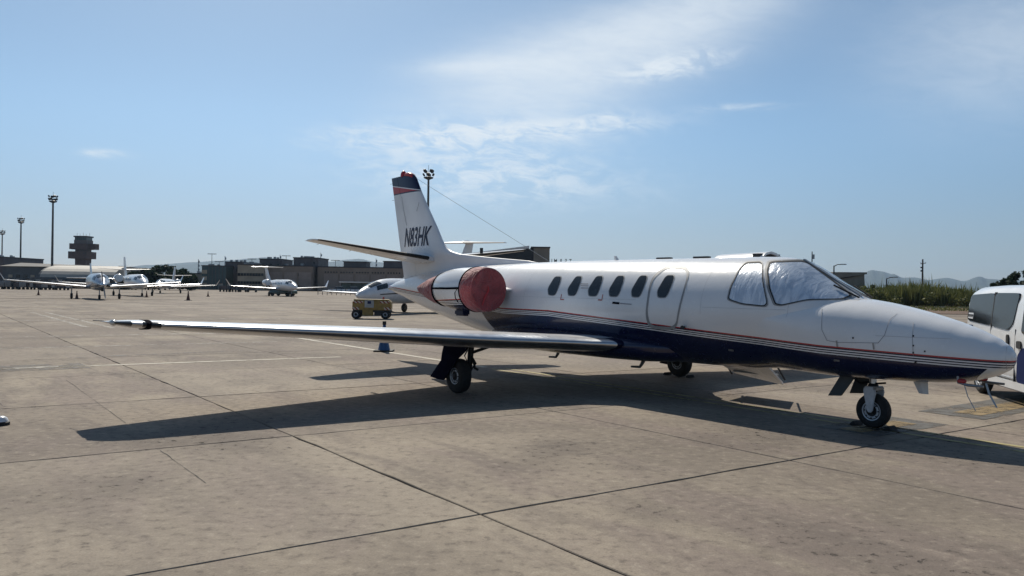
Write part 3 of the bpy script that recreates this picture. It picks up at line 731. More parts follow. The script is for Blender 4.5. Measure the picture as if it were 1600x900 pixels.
def textmesh(txt, size, fine=0, bold=0.012):
    cu = bpy.data.curves.new('t', 'FONT'); cu.body = txt; cu.size = size; cu.resolution_u = 3; cu.offset = bold*size
    o = bpy.data.objects.new('t', cu); me = bpy.data.meshes.new_from_object(o); bpy.data.objects.remove(o)
    bm = bmesh.new(); bm.from_mesh(me); bmesh.ops.triangulate(bm, faces=bm.faces)
    for _ in range(fine):
        bmesh.ops.subdivide_edges(bm, edges=[e for e in bm.edges if e.calc_length() > .07*size], cuts=1); bmesh.ops.triangulate(bm, faces=bm.faces)
    bm.verts.index_update()
    vs = [v.co.copy() for v in bm.verts]; fs = [tuple(v.index for v in f.verts) for f in bm.faces]; bm.free()
    return vs, fs
tv, tf = textmesh('N83HK', 1.0, 3, 0.016)
tx0 = min(v.x for v in tv); tx1 = max(v.x for v in tv); ty0 = min(v.y for v in tv); ty1 = max(v.y for v in tv)
for s in (1, -1):
    vs = []
    for v in tv:
        a = (v.x-tx0)/(tx1-tx0); b = (v.y-ty0)/(ty1-ty0)
        u = -6.62+a*1.27+b*0.12 if s == 1 else -5.23-a*1.27-b*0.12
        z = 2.73+b*.47; vs.append(snap(u, s, z, .009, FBV))
    MB().add(vs, tf).build('registration', 'navy_paint', fin)
line('fin_mark', 'dark_metal', [(655, 316), (651.5, 330)], .02, .006, lambda x, y, o: hit(x, y, o, FBV), fin, False)
line('fin_mark', 'dark_metal', [(628, 307), (632, 332), (636, 352)], .012, .006, lambda x, y, o: hit(x, y, o, FBV), fin, False)
MB().lathe([(0, .07), (.06, .07), (.12, .05), (.16, .01)], (-6.8, 0, 4.50), 'Z', 14).build('beacon', 'grey_metal', fin, smooth=True)
for z in (4.38, 3.95): MB().tube([(te(z), 0, z), (te(z)-.17, .02, z+.01)], .004, 4).build('static_wick', 'dark_metal', rud)
MB().box((-3.15, -.10, 2.55), (.05, .05, .12)).build('vent', 'dark_metal', fin)

# engines
EZ, EV = 1.72, 1.33
for s in (1, -1):
    en = MB().lathe([(-1.20, .33), (-1.17, .365), (-1.22, .39), (-1.55, .415), (-1.9, .418), (-2.2, .40), (-2.45, .36), (-2.68, .305), (-2.72, .28), (-2.6, .24)], (0, -s*EV, EZ), 'X', 40).build('engine_nacelle', 'nacelle_livery', jet, smooth=True)
    MB().loft([[(u, -s*.45, EZ+h), (u, -s*1.05, EZ+h), (u, -s*1.05, EZ-h), (u, -s*.45, EZ-h)] for u, h in ((-1.16, .012), (-1.3, .045), (-1.7, .08), (-2.4, .07), (-2.8, .02))]).build('pylon', 'white_paint', en)
    MB().box((-2.0, -s*EV, EZ-.455), (.34, .16, .13)).build('drain_fairing', 'navy_paint', en, bevel=.03)
# landing gear
def wheel(parent, c, r, wd, hubr, name='wheel', n=32):
    w_ = empty(name); w_.parent = parent; w_.location = c
    MB().lathe([(-wd/2*.75, hubr), (-wd/2*.96, hubr+.015), (-wd/2, r*.82), (-wd/2*.72, r*.965), (-wd/2*.3, r), (wd/2*.3, r), (wd/2*.72, r*.965), (wd/2, r*.82), (wd/2*.96, hubr+.015), (wd/2*.75, hubr)], (0, 0, 0), 'Y', n).build('tyre', 'tyre', w_, smooth=True)
    hb = MB().lathe([(-wd*.30, hubr*.25), (-wd*.34, hubr*.55), (-wd*.42, hubr*.62), (-wd*.36, hubr*.86), (-wd*.42, hubr*1.02), (wd*.42, hubr*1.02), (wd*.36, hubr*.86), (wd*.42, hubr*.62), (wd*.34, hubr*.55), (wd*.30, hubr*.25)], (0, 0, 0), 'Y', n).build('rim', 'hub_paint', w_, smooth=True)
    for s in (-1, 1):
        MB().lathe([(s*wd*.28, hubr*.3), (s*wd*.46, hubr*.27), (s*wd*.50, hubr*.12)], (0, 0, 0), 'Y', 16).build('hub_cap', 'dark_metal', w_, smooth=True)
        for k in range(8):
            a = k*math.tau/8; MB().lathe([(s*wd*.36, .010), (s*wd*.43, .010)], (math.cos(a)*hubr*.74, 0, math.sin(a)*hubr*.74), 'Y', 6).build('bolt', 'dark_metal', w_)
    return w_
for s in (1, -1):
    g = empty('main_landing_gear'); g.parent = jet; g.location = (0, -s*2.68, 0)
    wheel(g, (0, -s*.02, .285), .287, .20, .135)
    yi = s*.17                                             # inboard offset
    MB().tube([(.10, yi, .95), (.06, yi, .62), (.02, yi, .28)], [.055, .05, .04], 10).build('strut', 'dark_metal', g, smooth=True)
    MB().tube([(.02, yi, .28), (.02, 0, .28)], .03, 10).build('axle', 'dark_metal', g)
    MB().tube([(.08, yi, .62), (.22, yi, .50), (.05, yi, .34)], .02, 6).build('torque_link', 'dark_metal', g)
    MB().tube([(.07, yi, .66), (.35, yi+s*.75, .93)], .026, 8).build('side_brace', 'dark_metal', g)
    MB().tube([(.1, yi, .85), (-.12, yi, .60), (-.02, yi, .5)], .012, 6).build('brake_hose', 'black_rubber', g)
    MB().tube([(.14, yi, .56), (.20, yi, .42), (.28, yi, .40)], .022, 6).build('brake_hose', 'black_rubber', g)
    dp = [(-.22, .86), (-.30, .66), (-.33, .53), (-.68, .215), (-.42, .195), (-.24, .195), (-.02, .40), (.14, .56), (.40, .72), (.55, .88)]
    MB().prism([(u, -s*.17, z) for u, z in dp], (0, s*.03, 0)).build('gear_door', 'navy_matte', g, bevel=.008)
    MB().tube([(-.05, -s*.15, .55), (.04, yi, .52)], .014, 6).build('door_link', 'dark_metal', g)
ng = empty('nose_landing_gear'); ng.parent = jet; ng.location = (5.72, 0.05, 0)
wheel(ng, (0, 0, .224), .225, .145, .126)
MB().tube([(-.02, 0, .75), (-.01, 0, .55)], .045, 12).build('strut', 'polished_metal', ng)
MB().lathe([(.47, .05), (.50, .07), (.56, .065), (.58, .05)], (-.01, 0, 0), 'Z', 14).build('collar', 'dark_metal', ng, smooth=True)
for s in (-1, 1): MB().prism([(-.09, s*.088, .50), (-.06, s*.088, .54), (.05, s*.088, .54), (.09, s*.088, .48), (.065, s*.088, .36), (.045, s*.088, .22), (.0, s*.088, .20), (-.035, s*.088, .23), (-.06, s*.088, .36)], (0, s*.03, 0)).build('fork', 'hub_paint', ng, bevel=.01)
MB().box((0, 0, .52), (.17, .23, .05)).build('fork_crown', 'grey_metal', ng, bevel=.015)
MB().tube([(-.02, 0, .60), (-.20, 0, .56), (-.32, 0, .66)], .018, 6).build('drag_brace', 'dark_metal', ng)
MB().tube([(.0, 0, .575), (.16, 0, .60)], .014, 6).build('tow_pin', 'dark_metal', ng)
for s in (1, -1): MB().prism([(-.34, -s*.20, .70), (-.12, -s*.20, .70), (-.30, -s*.27, .40), (-.50, -s*.27, .38)], (0, s*.02, 0)).build('gear_door', 'gear_door_grey', ng, bevel=.006)

# ---- covers, chocks and streamers that can be lifted off the jet
def jw(u, v, z): return JM+JU*u+JV*v+Vector((0, 0, z))
for s, lab, lab2 in ((1, 'faded red cloth cover strapped over the jet engine intake beside the cabin windows', 'rust red cone-shaped cloth cover on the jet engine exhaust below the registered tail'),
                     (-1, 'red cloth intake cover on the far-side engine of the navy and white jet', 'red cloth exhaust cover on the far-side engine of the navy and white jet')):
    t = tag(empty('engine_intake_cover', jw(-1.35, s*EV, EZ), JA), lab, 'cover', 'red engine covers')
    prof = [(-.14, .421), (-.10, .430), (-.03, .429), (.08, .425), (.16, .417), (.225, .405), (.25, .38), (.245, .28), (.235, .15), (.23, .01)]
    rr = []
    rnd = random.Random(5)
    for o, r in prof:
        rr.append([(o+.008*math.sin(a*5+o*9)*(r > .2), math.cos(a)*r*(1+.012*math.sin(a*3+o*14)+.006*math.sin(a*11)), math.sin(a)*r*(1+.012*math.sin(a*3+o*14))) for a in [k*math.tau/48 for k in range(48)]])
    cv = MB().loft(rr).build('cover', 'cover_cloth', t, smooth=True)
    MB().lathe([(-.155, .420), (-.15, .434), (-.125, .437), (-.115, .430)], (0, 0, 0), 'X', 48).build('hem', 'strap', t, smooth=True)
    MB().lathe([(.222, .406), (.236, .409), (.246, .398), (.243, .388)], (0, 0, 0), 'X', 48).build('seam_piping', 'cover_cloth', t, smooth=True)
    MB().tube([(.25, -.02, .06), (.262, -.02, -.02), (.27, -.10, -.13), (.265, -.16, -.30)], [.012, .02, .018, .012], 6).build('pull_handle', 'red_paint', t, smooth=True)
    sy = -s
    MB().add([(-.12, sy*.428, .04), (-.12, sy*.430, .0), (-.55, sy*.430, .03), (-.55, sy*.430, -.01), (-.85, sy*.412, .03), (-.85, sy*.412, -.01), (-1.1, sy*.372, .025), (-1.1, sy*.372, -.01), (-1.33, sy*.318, .02), (-1.33, sy*.318, -.01)], [(0, 1, 3, 2), (2, 3, 5, 4), (4, 5, 7, 6), (6, 7, 9, 8)]).build('strap', 'strap', t)
    MB().tube([(-.17, sy*.435, .01), (-.24, sy*.445, -.07), (-.22, sy*.445, -.16), (-.13, sy*.435, -.25)], .010, 5).build('strap_tail', 'strap', t)
    e = tag(empty('engine_exhaust_cover', jw(-2.70, s*EV, EZ-.01), JA), lab2, 'cover', 'red engine covers')
    rr = [[(o+.01*math.sin(a*4), math.cos(a)*r*(1+.05*math.sin(a*3+o*7)), math.sin(a)*r*(1+.06*math.sin(a*2+1+o*5))) for a in [k*math.tau/32 for k in range(32)]] for o, r in ((.10, .338), (.02, .325), (-.18, .285), (-.45, .215), (-.70, .14), (-.92, .075), (-1.0, .02))]
    MB().loft(rr).build('cover', 'cover_cloth', e, smooth=True)
    MB().lathe([(.07, .338), (.10, .346), (.115, .338)], (0, 0, 0), 'X', 32).build('hem', 'strap', e, smooth=True)
# red caps on the fin tip
tc_ = tag(empty('fin_tip_cover', jw(-6.8, 0, 4.5), JA), 'small red cover pulled over the tip of the registered fin', 'cover')
MB().loft([[(x+.0, .075*math.cos(a)*w_, z+math.sin(a)*.0+.06*math.sin(a)*w_) for a in [k*math.tau/12 for k in range(12)]] for x, z, w_ in ((0.1, .03, .5), (.18, .04, .9), (.34, .03, 1.0), (.5, -.02, .9), (.58, -.10, .3))]).build('cap', 'red_paint', tc_, smooth=True)
MB().lathe([(0, .075), (.08, .075), (.13, .05), (.16, .01)], (0.02, 0, .0), 'Z', 14).build('knob', 'red_paint', tc_, smooth=True)
for v, lab in ((.27, 'red capped pitot cover with thin hanging streamer under the jet nose, near side'), (-.27, 'pitot cover with broad pale streamer under the jet nose, far side')):
    p = tag(empty('pitot_cover', jw(6.95, v, .78), JA), lab, 'cover')
    MB().tube([(-.02, 0, .06), (-.01, 0, -.05), (.10, 0, -.07), (.27, 0, -.07)], [.016, .016, .018, .014], 8).build('sleeve', 'grey_metal', p, smooth=True)
    MB().lathe([(-.04, .012), (-.02, .028), (.04, .028), (.06, .012)], (.02, 0, -.03), 'X', 12).build('cap', 'red_paint', p, smooth=True)
    q = .012 if v > 0 else .028
    MB().add([(.06, -q, -.07), (.06, q, -.07), (.10, -q, -.2), (.10, q, -.2), (.19, -q*.8, -.36), (.19, q*.8, -.36)], [(0, 1, 3, 2), (2, 3, 5, 4)]).build('streamer', 'grey_metal', p)
def chock(loc, rz, lab):
    t = tag(empty('wheel_chock', loc, rz), lab, 'wheel chock', 'wheel chocks of the parked jet')
    MB().prism([(-.05, -.09, .004), (.06, -.09, .004), (.04, -.09, .035), (0, -.09, .062), (-.02, -.09, .04)], (0, .18, 0)).build('wedge', 'black_rubber', t, bevel=.008)
    MB().tube([(0, .13, .05), (.05, .2, .03), (.12, .22, .012), (.2, .15, .012)], .008, 5).build('rope', 'black_rubber', t)
    return t
chock(jw(5.72+.24, -.05, 0), JA+math.pi, 'black rubber chock in front of the nose wheel of the navy and white jet')
chock(jw(5.72-.25, -.05, 0), JA, 'black rubber chock behind the nose wheel of the navy and white jet')
chock(jw(.31, -2.68, 0), JA+math.pi, 'black rubber chock in front of the far-side main wheel of the jet')
chock(jw(-.31, -2.68, 0), JA, 'black rubber chock behind the far-side main wheel of the jet')

# ================================================================== VEHICLES AND SMALL THINGS
hv = Vector((-0.2, -0.98, 0)).normalized(); hr = Vector((hv.y, -hv.x, 0))         # van heading and its right side
van = tag(empty('minivan', Vector((8.5, 14.95, 0))+hv*1.36-hr*.74, math.atan2(hv.y, hv.x)), 'white minivan with tinted side windows and blue side graphic behind the jet nose', 'van')
# local: x forward, y left; right side y=-0.85
def vring(x, zt, zb, wd, n=7.0):
    out = []
    for k in range(32):
        a = k*math.tau/32; c, s = math.cos(a), math.sin(a); zm = (zt+zb)/2
        y = math.copysign(abs(c)**(2/n), c)*wd; z = zm+math.copysign(abs(s)**(2/n), s)*(zt-zb)/2
        if z > 1.2: y *= 1-(z-1.2)*.13
        out.append((x, y, z))
    return out
body = MB().loft([vring(x, zt, zb, wd) for x, zt, zb, wd in ((-2.12, 1.60, .45, .74), (-2.09, 1.78, .36, .81), (-2.0, 1.88, .32, .84), (-1.8, 1.92, .30, .85), (-1.0, 1.94, .29, .85), (0, 1.94, .28, .85), (1.0, 1.90, .28, .85), (1.4, 1.78, .28, .85), (1.75, 1.45, .29, .85), (2.0, 1.18, .30, .845), (2.3, 1.05, .31, .82), (2.5, .92, .35, .74), (2.56, .75, .42, .6))]).build('body', 'van_paint', van, smooth=True)
def vpanel(name, m, poly, side, off, par=body, t=.012):
    def Y(z): return .85*(1-(max(z, 1.2)-1.2)*.13)
    vs = [(x, side*(Y(z)*(1)+off), z) for x, z in poly]; mb = MB().prism(vs, (0, -side*t*3, 0)); return mb.build(name, m, par)
for s in (-1, 1):
    vpanel('quarter_window', 'dark_glass', rounded([(-1.96, 1.29), (-1.90, 1.76), (-.72, 1.80), (-.72, 1.23)], .15), s, .006)
    vpanel('sliding_door_window', 'dark_glass', rounded([(-.69, 1.23), (-.69, 1.80), (.36, 1.80), (.22, 1.30), (.05, 1.19)], .15), s, .006)
    vpanel('front_window', 'dark_glass', rounded([(.60, 1.16), (.60, 1.78), (1.1, 1.76), (1.55, 1.28), (1.52, 1.16)], .12), s, .006)
    vpanel('window_bar', 'black_rubber', [(-.725, 1.22), (-.725, 1.81), (-.69, 1.81), (-.69, 1.22)], s, .008)
    vpanel('sliding_door_handle', 'black_rubber', rounded([(.02, .92), (.02, 1.12), (.11, 1.12), (.11, .92)], .3), s, .022)
    vpanel('front_door_handle', 'black_rubber', rounded([(.44, .92), (.44, 1.04), (.62, 1.04), (.62, .92)], .3), s, .02)
    for x in (.30, -.78): vpanel('door_seam', 'dark_metal', [(x, .36), (x+.05, 1.22), (x+.058, 1.22), (x+.008, .36)], s, .003)
    vpanel('side_graphic', 'blue_print', rounded([(.42, .38), (.45, .80), (.62, .94), (1.25, .94), (1.0, .38)], .18), s, .003)
    vpanel('side_sill', 'van_paint', [(-1.0, .26), (-1.0, .38), (1.2, .38), (1.2, .26)], s, .012)
    vpanel('window_sticker', 'white_paint', [(-1.91, 1.33), (-1.90, 1.43), (-1.64, 1.43), (-1.65, 1.32)], s, .009)
    vpanel('emblem', 'blue_print', [(-1.82, 1.11), (-1.81, 1.21), (-1.64, 1.21), (-1.65, 1.10)], s, .004)
    vpanel('emblem_print', 'white_paint', [(-1.77, 1.14), (-1.76, 1.17), (-1.70, 1.19), (-1.70, 1.16)], s, .006)
    for x in (-1.36, 1.62):
        w_ = wheel(van, (x, s*.74, .30), .30, .19, .20); w_.rotation_euler = (0, .3, 0)
        vpanel('wheel_arch', 'black_rubber', [(x+.38*math.cos(a), .28+.36*math.sin(a)) for a in [k*math.pi/12 for k in range(13)]], s, .002, t=.004)
    vpanel('headlight', 'lamp_glass', rounded([(2.05, .72), (2.02, .95), (2.38, .86), (2.40, .72)], .2), s, -.03, t=.04)
    vpanel('tail_light', 'red_paint', rounded([(-2.05, .8), (-2.05, 1.1), (-1.98, 1.1), (-1.96, .8)], .2), s, -.01, t=.03)
    MB().box((1.4, s*.95, 1.2), (.14, .16, .2)).build('mirror', 'black_rubber', van, bevel=.03)
for q in range(5): MB().box((-1.875+q*.05, -(.85*(1-.18*.13)+.011), 1.375), (.03, .004, .055)).build('sticker_print', 'dark_metal', body)
MB().add([(1.30, -.68, 1.52), (1.30, .68, 1.52), (.85, .66, 1.80), (.85, -.66, 1.80)], [(0, 1, 2, 3)]).build('windshield', 'dark_glass', body, loc=(.56, 0, .04))
part('rear_bumper', 'black_rubber', van, ((-2.09, 0, .42), (.10, 1.5, .2)), bevel=.03)
part('underbody', 'dark_metal', van, ((0, 0, .27), (3.6, 1.45, .12)))

# yellow ground power unit
gp = ground(582, 498)
gpu = tag(empty('ground_power_unit', gp, R(4)), 'low yellow ground power unit on wheels in front of the white jet with curved stripe', 'power unit')
part('housing', 'yellow_paint', gpu, ((0, 0, .72), (2.02, 1.2, .50)), bevel=.05)
part('top_cover', 'yellow_paint', gpu, ((-.03, 0, 1.0), (1.86, 1.1, .09)), bevel=.03)
MB().box((-.12, -.62, .80), (.48, .03, .38)).build('control_panel', 'grey_metal', gpu, bevel=.006)
MB().box((-.12, -.64, .88), (.18, .02, .14)).build('emblem', 'blue_print', gpu)
for x in (-.7, .68): part('hazard_board', 'hazard_stripes', gpu, ((x, -.605, .90), (.5, .02, .12)))
for x in (-.82, .82): part('hazard_board', 'hazard_stripes', gpu, ((x, -.605, .56), (.34, .02, .14)))
part('frame', 'dark_metal', gpu, ((0, 0, .42), (2.0, .9, .12)))
part('tool_box', 'yellow_paint', gpu, ((-.2, -.42, .34), (.55, .4, .34)), bevel=.02)
part('fuel_tank', 'dark_metal', gpu, ((.38, -.3, .32), (.5, .5, .28)), bevel=.03)
for x in (-.82, .72):
    for y in (-.5, .5): wheel(gpu, (x, y, .24), .24, .2, .12)
MB().lathe([(0, .05), (.10, .05), (.13, .02)], (.55, .2, 1.04), 'Z', 10).build('beacon', 'red_paint', gpu)
MB().tube([(1.0, 0, .4), (1.25, 0, .34)], .03).build('tow_bar', 'dark_metal', gpu)

def cone(loc, h, m, lab, dark='black_rubber', grp='traffic cones on the apron'):
    t = tag(empty('traffic_cone', loc), lab, 'cone', grp)
    MB().box((0, 0, .02), (h*.62, h*.62, .04)).build('base', dark, t, bevel=.01)
    MB().lathe([(.04, h*.2), (h*.45, h*.115), (h*.88, h*.045), (h*.9, h*.03)], (0, 0, 0), 'Z', 16).build('cone', m, t, smooth=True)
    MB().lathe([(h*.87, h*.055), (h*.9, h*.065), (h*.99, h*.06), (h*1.0, h*.03)], (0, 0, 0), 'Z', 10).build('tip', dark, t, smooth=True)
    return t
cone(ground(600, 549), .82, 'blue_plastic', 'blue cone with black base standing behind the wing of the jet')
for px, py, h, lab in ((60, 461.5, .75, 'dark cone under the wing tip of the silver propeller plane, next to the carts'), (120, 467, .8, 'dark cone beside the main wheel of the silver propeller plane'), (229, 464.5, .75, 'dark cone beside the nose wheel of the grey twin jet'), (294, 469.5, .95, 'tallest dark cone standing alone on the open apron'), (325, 463.5, .7, 'dark cone at the right end of the row by the green block')):
    cone(ground(px, py), h, 'orange_cone', lab)
mk = ground(1, 664)
ml = tag(empty('apron_marker', (mk.x, mk.y, 0)), 'small domed white and black apron marker on the concrete', 'marker')
MB().lathe([(0, .10), (.035, .10), (.045, .085)], (0, 0, 0), 'Z', 18).build('base', 'black_rubber', ml, smooth=True)
MB().lathe([(.045, .085), (.085, .07), (.105, .04), (.11, .005)], (0, 0, 0), 'Z', 18).build('dome', 'far_white', ml, smooth=True)

# ---- aircraft in the background
def airplane(name, label, loc, rz, L=14.5, r=.85, zc=1.7, span=16., wing_z=1.1, wing_x=0.0, chord=2.3, tipc=.9, sweep=.6, dih=.06, winglet=0.0, fin_h=4.9, stab='mid', stab_span=5.5, engines=True, prop=False, m='far_white', stripe=None, group='parked aircraft in the background', nwin=6, gear=(0.0, 2.2, 4.8), er=.45, exo=None, ezo=0.0, gl=0.0, win0=.40, wsp=.72):
    t = tag(empty(name, loc, rz), label, 'airplane', group)
    a = L/2
    prof = [(-a, zc+r*.75, .05), (-a*.85, zc+r*.62, .22*r), (-a*.6, zc+r*.35, .55*r), (-a*.3, zc+.08, .9*r), (0, zc, r), (a*.45, zc, r), (a*.62, zc-.03, .95*r), (a*.76, zc-.14*r, .78*r), (a*.88, zc-.25*r, .53*r), (a*.96, zc-.32*r, .30*r), (a, zc-.35*r, .06)]
    mb = MB().loft([[(u, rr*math.cos(k*math.tau/28), z+rr*math.sin(k*math.tau/28)*(1.0)) for k in range(28)] for u, z, rr in smooth_st(prof, 3)])
    f = mb.build('fuselage', m, t, smooth=True); bv = BVHTree.FromPolygons([Vector(v) for v in mb.v], mb.f)
    sts = smooth_st(prof, 3)
    def sp(u, s, z, off):
        p, n_, i, d_ = bv.ray_cast(Vector((u, s*4, z)), Vector((0, -s, 0)))
        return (p if p else Vector((u, s*r, z)))+Vector((0, s*off, 0))
    def glaze(nm, s, u0, u1, f0, f1, mm='dark_glass', k=5, slant=0.0):
        vs = []
        for i in range(k+1):
            for j in range(k+1):
                ph = R(f0+(f1-f0)*j/k); u = u0+(u1-u0)*i/k-slant*(j/k); q = interp(sts, u); vs.append((u, s*(q[2]+.015)*math.sin(ph), q[1]+(q[2]+.015)*math.cos(ph)))
        MB().add(vs, [(i*(k+1)+j, i*(k+1)+j+1, (i+1)*(k+1)+j+1, (i+1)*(k+1)+j) for i in range(k) for j in range(k)]).build(nm, mm, f, smooth=True)
    for s in (-1, 1):
        for k in range(nwin): glaze('cabin_window', s, a*win0-k*wsp-.17, a*win0-k*wsp+.17, 58, 82, k=2)
        glaze('windshield', s, a*(.66+gl), a*(.795+gl), 4, 38); glaze('side_window', s, a*(.60+gl), a*(.735+gl), 42, 70, slant=-.1)
        st_ = [(0.3, wing_x+chord*.55, wing_x-chord*.5, wing_z, .13), (r, wing_x+chord*.5, wing_x-chord*.5, wing_z+r*dih, .13), (span/2-.05, wing_x+chord*.5-sweep-(chord-tipc)*.25, wing_x+chord*.5-sweep-(chord-tipc)*.25-tipc, wing_z+dih*span/2, .1), (span/2, wing_x+chord*.4-sweep-(chord-tipc)*.25, wing_x+chord*.5-sweep-(chord-tipc)*.25-tipc, wing_z+dih*span/2, .04)]
        wg = wing_piece('wing', m, st_, 0, 1, .3, span/2, -s, t)
        wing_piece('leading_edge', 'polished_metal', [(q[0], q[1]+.012, q[2]-.01, q[3], q[4]+.006) for q in st_], 0, .06, r+.1, span/2-.3, -s, wg)
        if winglet:
            e = st_[2]; x0, x1 = e[1], e[2]; y = span/2-.05; z = e[3]
            MB().loft([[(x0, s*y, z), ((x0+x1)/2, s*y+.03, z), (x1, s*y, z), ((x0+x1)/2, s*y-.03, z)], [(x1+tipc*.25, s*(y+winglet*.55), z+winglet), (x1+.1, s*(y+winglet*.55)+.015, z+winglet), (x1-.12, s*(y+winglet*.55), z+winglet), (x1+.1, s*(y+winglet*.55)-.015, z+winglet)]]).build('winglet', m, wg)
        zt = {'mid': zc+r*.6+(fin_h-zc-r*.6)*.38, 'top': fin_h-.03, 'low': zc+r*.45}[stab]
        xs_ = -a+1.15-(.35 if stab == 'mid' else -.0)-(fin_h-zc)*.22*(1 if stab == 'top' else .4)
        wing_piece('tailplane', m, [(0.02, xs_+.75, xs_-.65, zt, .1), (stab_span/2, xs_+.25, xs_-.45, zt+(.12 if stab == 'mid' else 0), .08)], 0, 1, .02, stab_span/2, -s, t)
        if engines:
            ex = -a*.42 if exo is None else exo; ey = s*(r*.62+er+.25); ez = zc+r*.45+ezo
            n_ = MB().lathe([(-1.2, er*.5), (-1.15, er*.62), (-.6, er*.9), (.2, er*1.02), (.85, er*.98), (1.05, er*.88), (1.0, er*.78), (.6, er*.7)], (ex, ey, ez), 'X', 24).build('engine_nacelle', m, t, smooth=True)
            MB().lathe([(.75, .02), (.72, er*.73), (.70, er*.74)], (ex, ey, ez), 'X', 20).build('fan', 'dark_metal', n_)
            MB().lathe([(.98, er*.84), (1.06, er*.90), (1.03, er*.94), (.93, er*.985)], (ex, ey, ez), 'X', 24).build('intake_lip', 'polished_metal', n_, smooth=True)
            part('pylon', m, n_, ((ex-.1, s*r*.85, ez), (1.3, .7, .14)))
    # fin
    zb = zc+r*.3; zs = [zb, zc+r*.9, zc+r*1.2, (zc+r+fin_h)/2, fin_h]; top = 1.15
    fr_ = []
    for z in zs:
        k = (z-zb)/(fin_h-zb); ub = -a+.25-(k*1.1 if stab == 'top' else k*.5)+.1; ch = 2.9-k*1.6; fr_.append([(ub+ch-x*ch, w_*.09*(1-.4*k), z) for x, w_ in ((0, 0), (.1, .8), (.35, 1), (.7, .6), (1, 0.03), (.7, -.6), (.35, -1), (.1, -.8))])
    fn = MB().loft(fr_).build('fin', m, t, smooth=True)
    if stab == 'top': MB().lathe([(-.9, .03), (-.5, .13), (.3, .16), (.75, .10), (.9, .02)], (-a+.25-1.1+1.0, 0, fin_h), 'X', 12).build('fin_bullet', m, t, smooth=True)
    if stripe:
        for s in (-1, 1):
            P = [];
            for k in range(12):
                u = a*.78-k*a*.125; z = zc+r*(-.22+.45*math.sin(k/11*math.pi)*.6-.02*k)
                P += [sp(u, s, z, .012), sp(u, s, z-.06-.04*math.sin(k/11*math.pi), .012)]
            MB().add(P, [(2*k, 2*k+1, 2*k+3, 2*k+2) for k in range(11)]).build('stripe', stripe, f)
    gx, gt, wb = gear
    for s in (-1, 1):
        lg = MB().tube([(gx, s*gt, wing_z+.15), (gx, s*gt, .3)], .06, 8).build('gear_leg', 'grey_metal', t)
        MB().lathe([(-.11, .12), (-.11, .24), (-.07, .29), (.07, .29), (.11, .24), (.11, .12)], (gx, s*gt, .29), 'Y', 20).build('wheel', 'tyre', t, smooth=True)
    MB().tube([(gx+wb, 0, zc-r*.6), (gx+wb, 0, .25)], .055, 8).build('gear_leg', 'grey_metal', t)
    MB().lathe([(-.10, .1), (-.10, .19), (-.06, .23), (.06, .23), (.10, .19), (.10, .1)], (gx+wb, 0, .23), 'Y', 18).build('wheel', 'tyre', t, smooth=True)
    if prop:
        z = zc-.35*r
        sp_ = MB().lathe([(-.05, .30), (.15, .28), (.4, .2), (.6, .08), (.66, .01)], (a-.12, 0, z), 'X', 20).build('spinner', 'polished_metal', t, smooth=True)
        MB().lathe([(-.3, .02), (0, .20), (.1, .19)], (a-.75, 0, z-.42), 'X', 14).build('air_intake', 'dark_metal', t, smooth=True)
        for k in range(4):
            an = R(8)+k*math.pi/2; d = Vector((0, math.cos(an), math.sin(an))); c = Vector((a+.02, 0, z)); n_ = d.cross(Vector((1, 0, 0)))
            MB().loft([[c+d*q+n_*w_+Vector((.03, 0, 0)), c+d*q-n_*w_-Vector((.03, 0, 0)), c+d*q-n_*w_-Vector((.05, 0, 0)), c+d*q+n_*w_+Vector((.01, 0, 0))] for q, w_ in ((.2, .035), (.6, .07), (1.0, .065), (1.30, .03))]).build('propeller_blade', 'grey_metal', t)
        for s in (-1, 1): MB().tube([(a-.6, s*.38, z-.05), (a-.9, s*.62, z-.10)], [.12, .10], 10).build('exhaust_pipe', 'dark_metal', t)
    return t
airplane('propeller_plane', 'silver grey single propeller plane with upturned wing tips facing the camera', (-42.6, 85.2, 0), JA-R(5), L=14.0, r=.86, zc=1.75, span=16.2, wing_z=1.15, wing_x=.2, chord=2.2, tipc=.9, sweep=.25, dih=.085, winglet=.75, fin_h=3.75, stab='low', stab_span=4.6, engines=False, prop=True, m='silver_paint', nwin=6, gear=(-.1, 2.2, 3.6))
airplane('business_jet', 'white twin jet with grey lower body parked behind the silver propeller plane', (-48.9, 107.5, 0), JA-R(3), L=15.8, r=.92, zc=1.85, span=17.0, wing_z=1.15, chord=2.5, tipc=1.0, sweep=.7, winglet=.9, fin_h=5.2, stab='mid', stab_span=6.4, er=.55, gear=(-.3, 2.3, 6.3))
airplane('business_jet', 'small white jet with low fin in front of the dark round trees', (-57.9, 139.5, 0), R(-79), L=14.2, r=.8, zc=1.6, span=15.9, wing_z=1.0, fin_h=4.55, stab='mid', stab_span=5.7, winglet=.9)
airplane('business_jet', 'small T-tailed white jet with dark windshield band in front of the beige block', (-34.8, 125, 0), JA-R(4), L=15.0, r=.83, zc=1.65, span=14.6, wing_z=1.05, chord=2.4, sweep=.8, winglet=1.0, fin_h=4.5, stab='top', stab_span=5.0, er=.48, gear=(-.6, 1.5, 5.8))
airplane('business_jet', 'white T-tailed jet with thin curved dark stripe behind the yellow power unit', (-6.23, 56.1, 0), math.atan2(-.925, -.38), L=15.4, r=.80, zc=1.45, span=15.9, wing_z=1.05, chord=2.5, tipc=.9, sweep=.9, dih=.035, fin_h=5.15, stab='top', stab_span=6.2, er=.50, exo=-1.6, ezo=.25, stripe='dark_metal', gear=(-.6, 1.5, 5.8), nwin=8, gl=.06, win0=.53, wsp=.55)

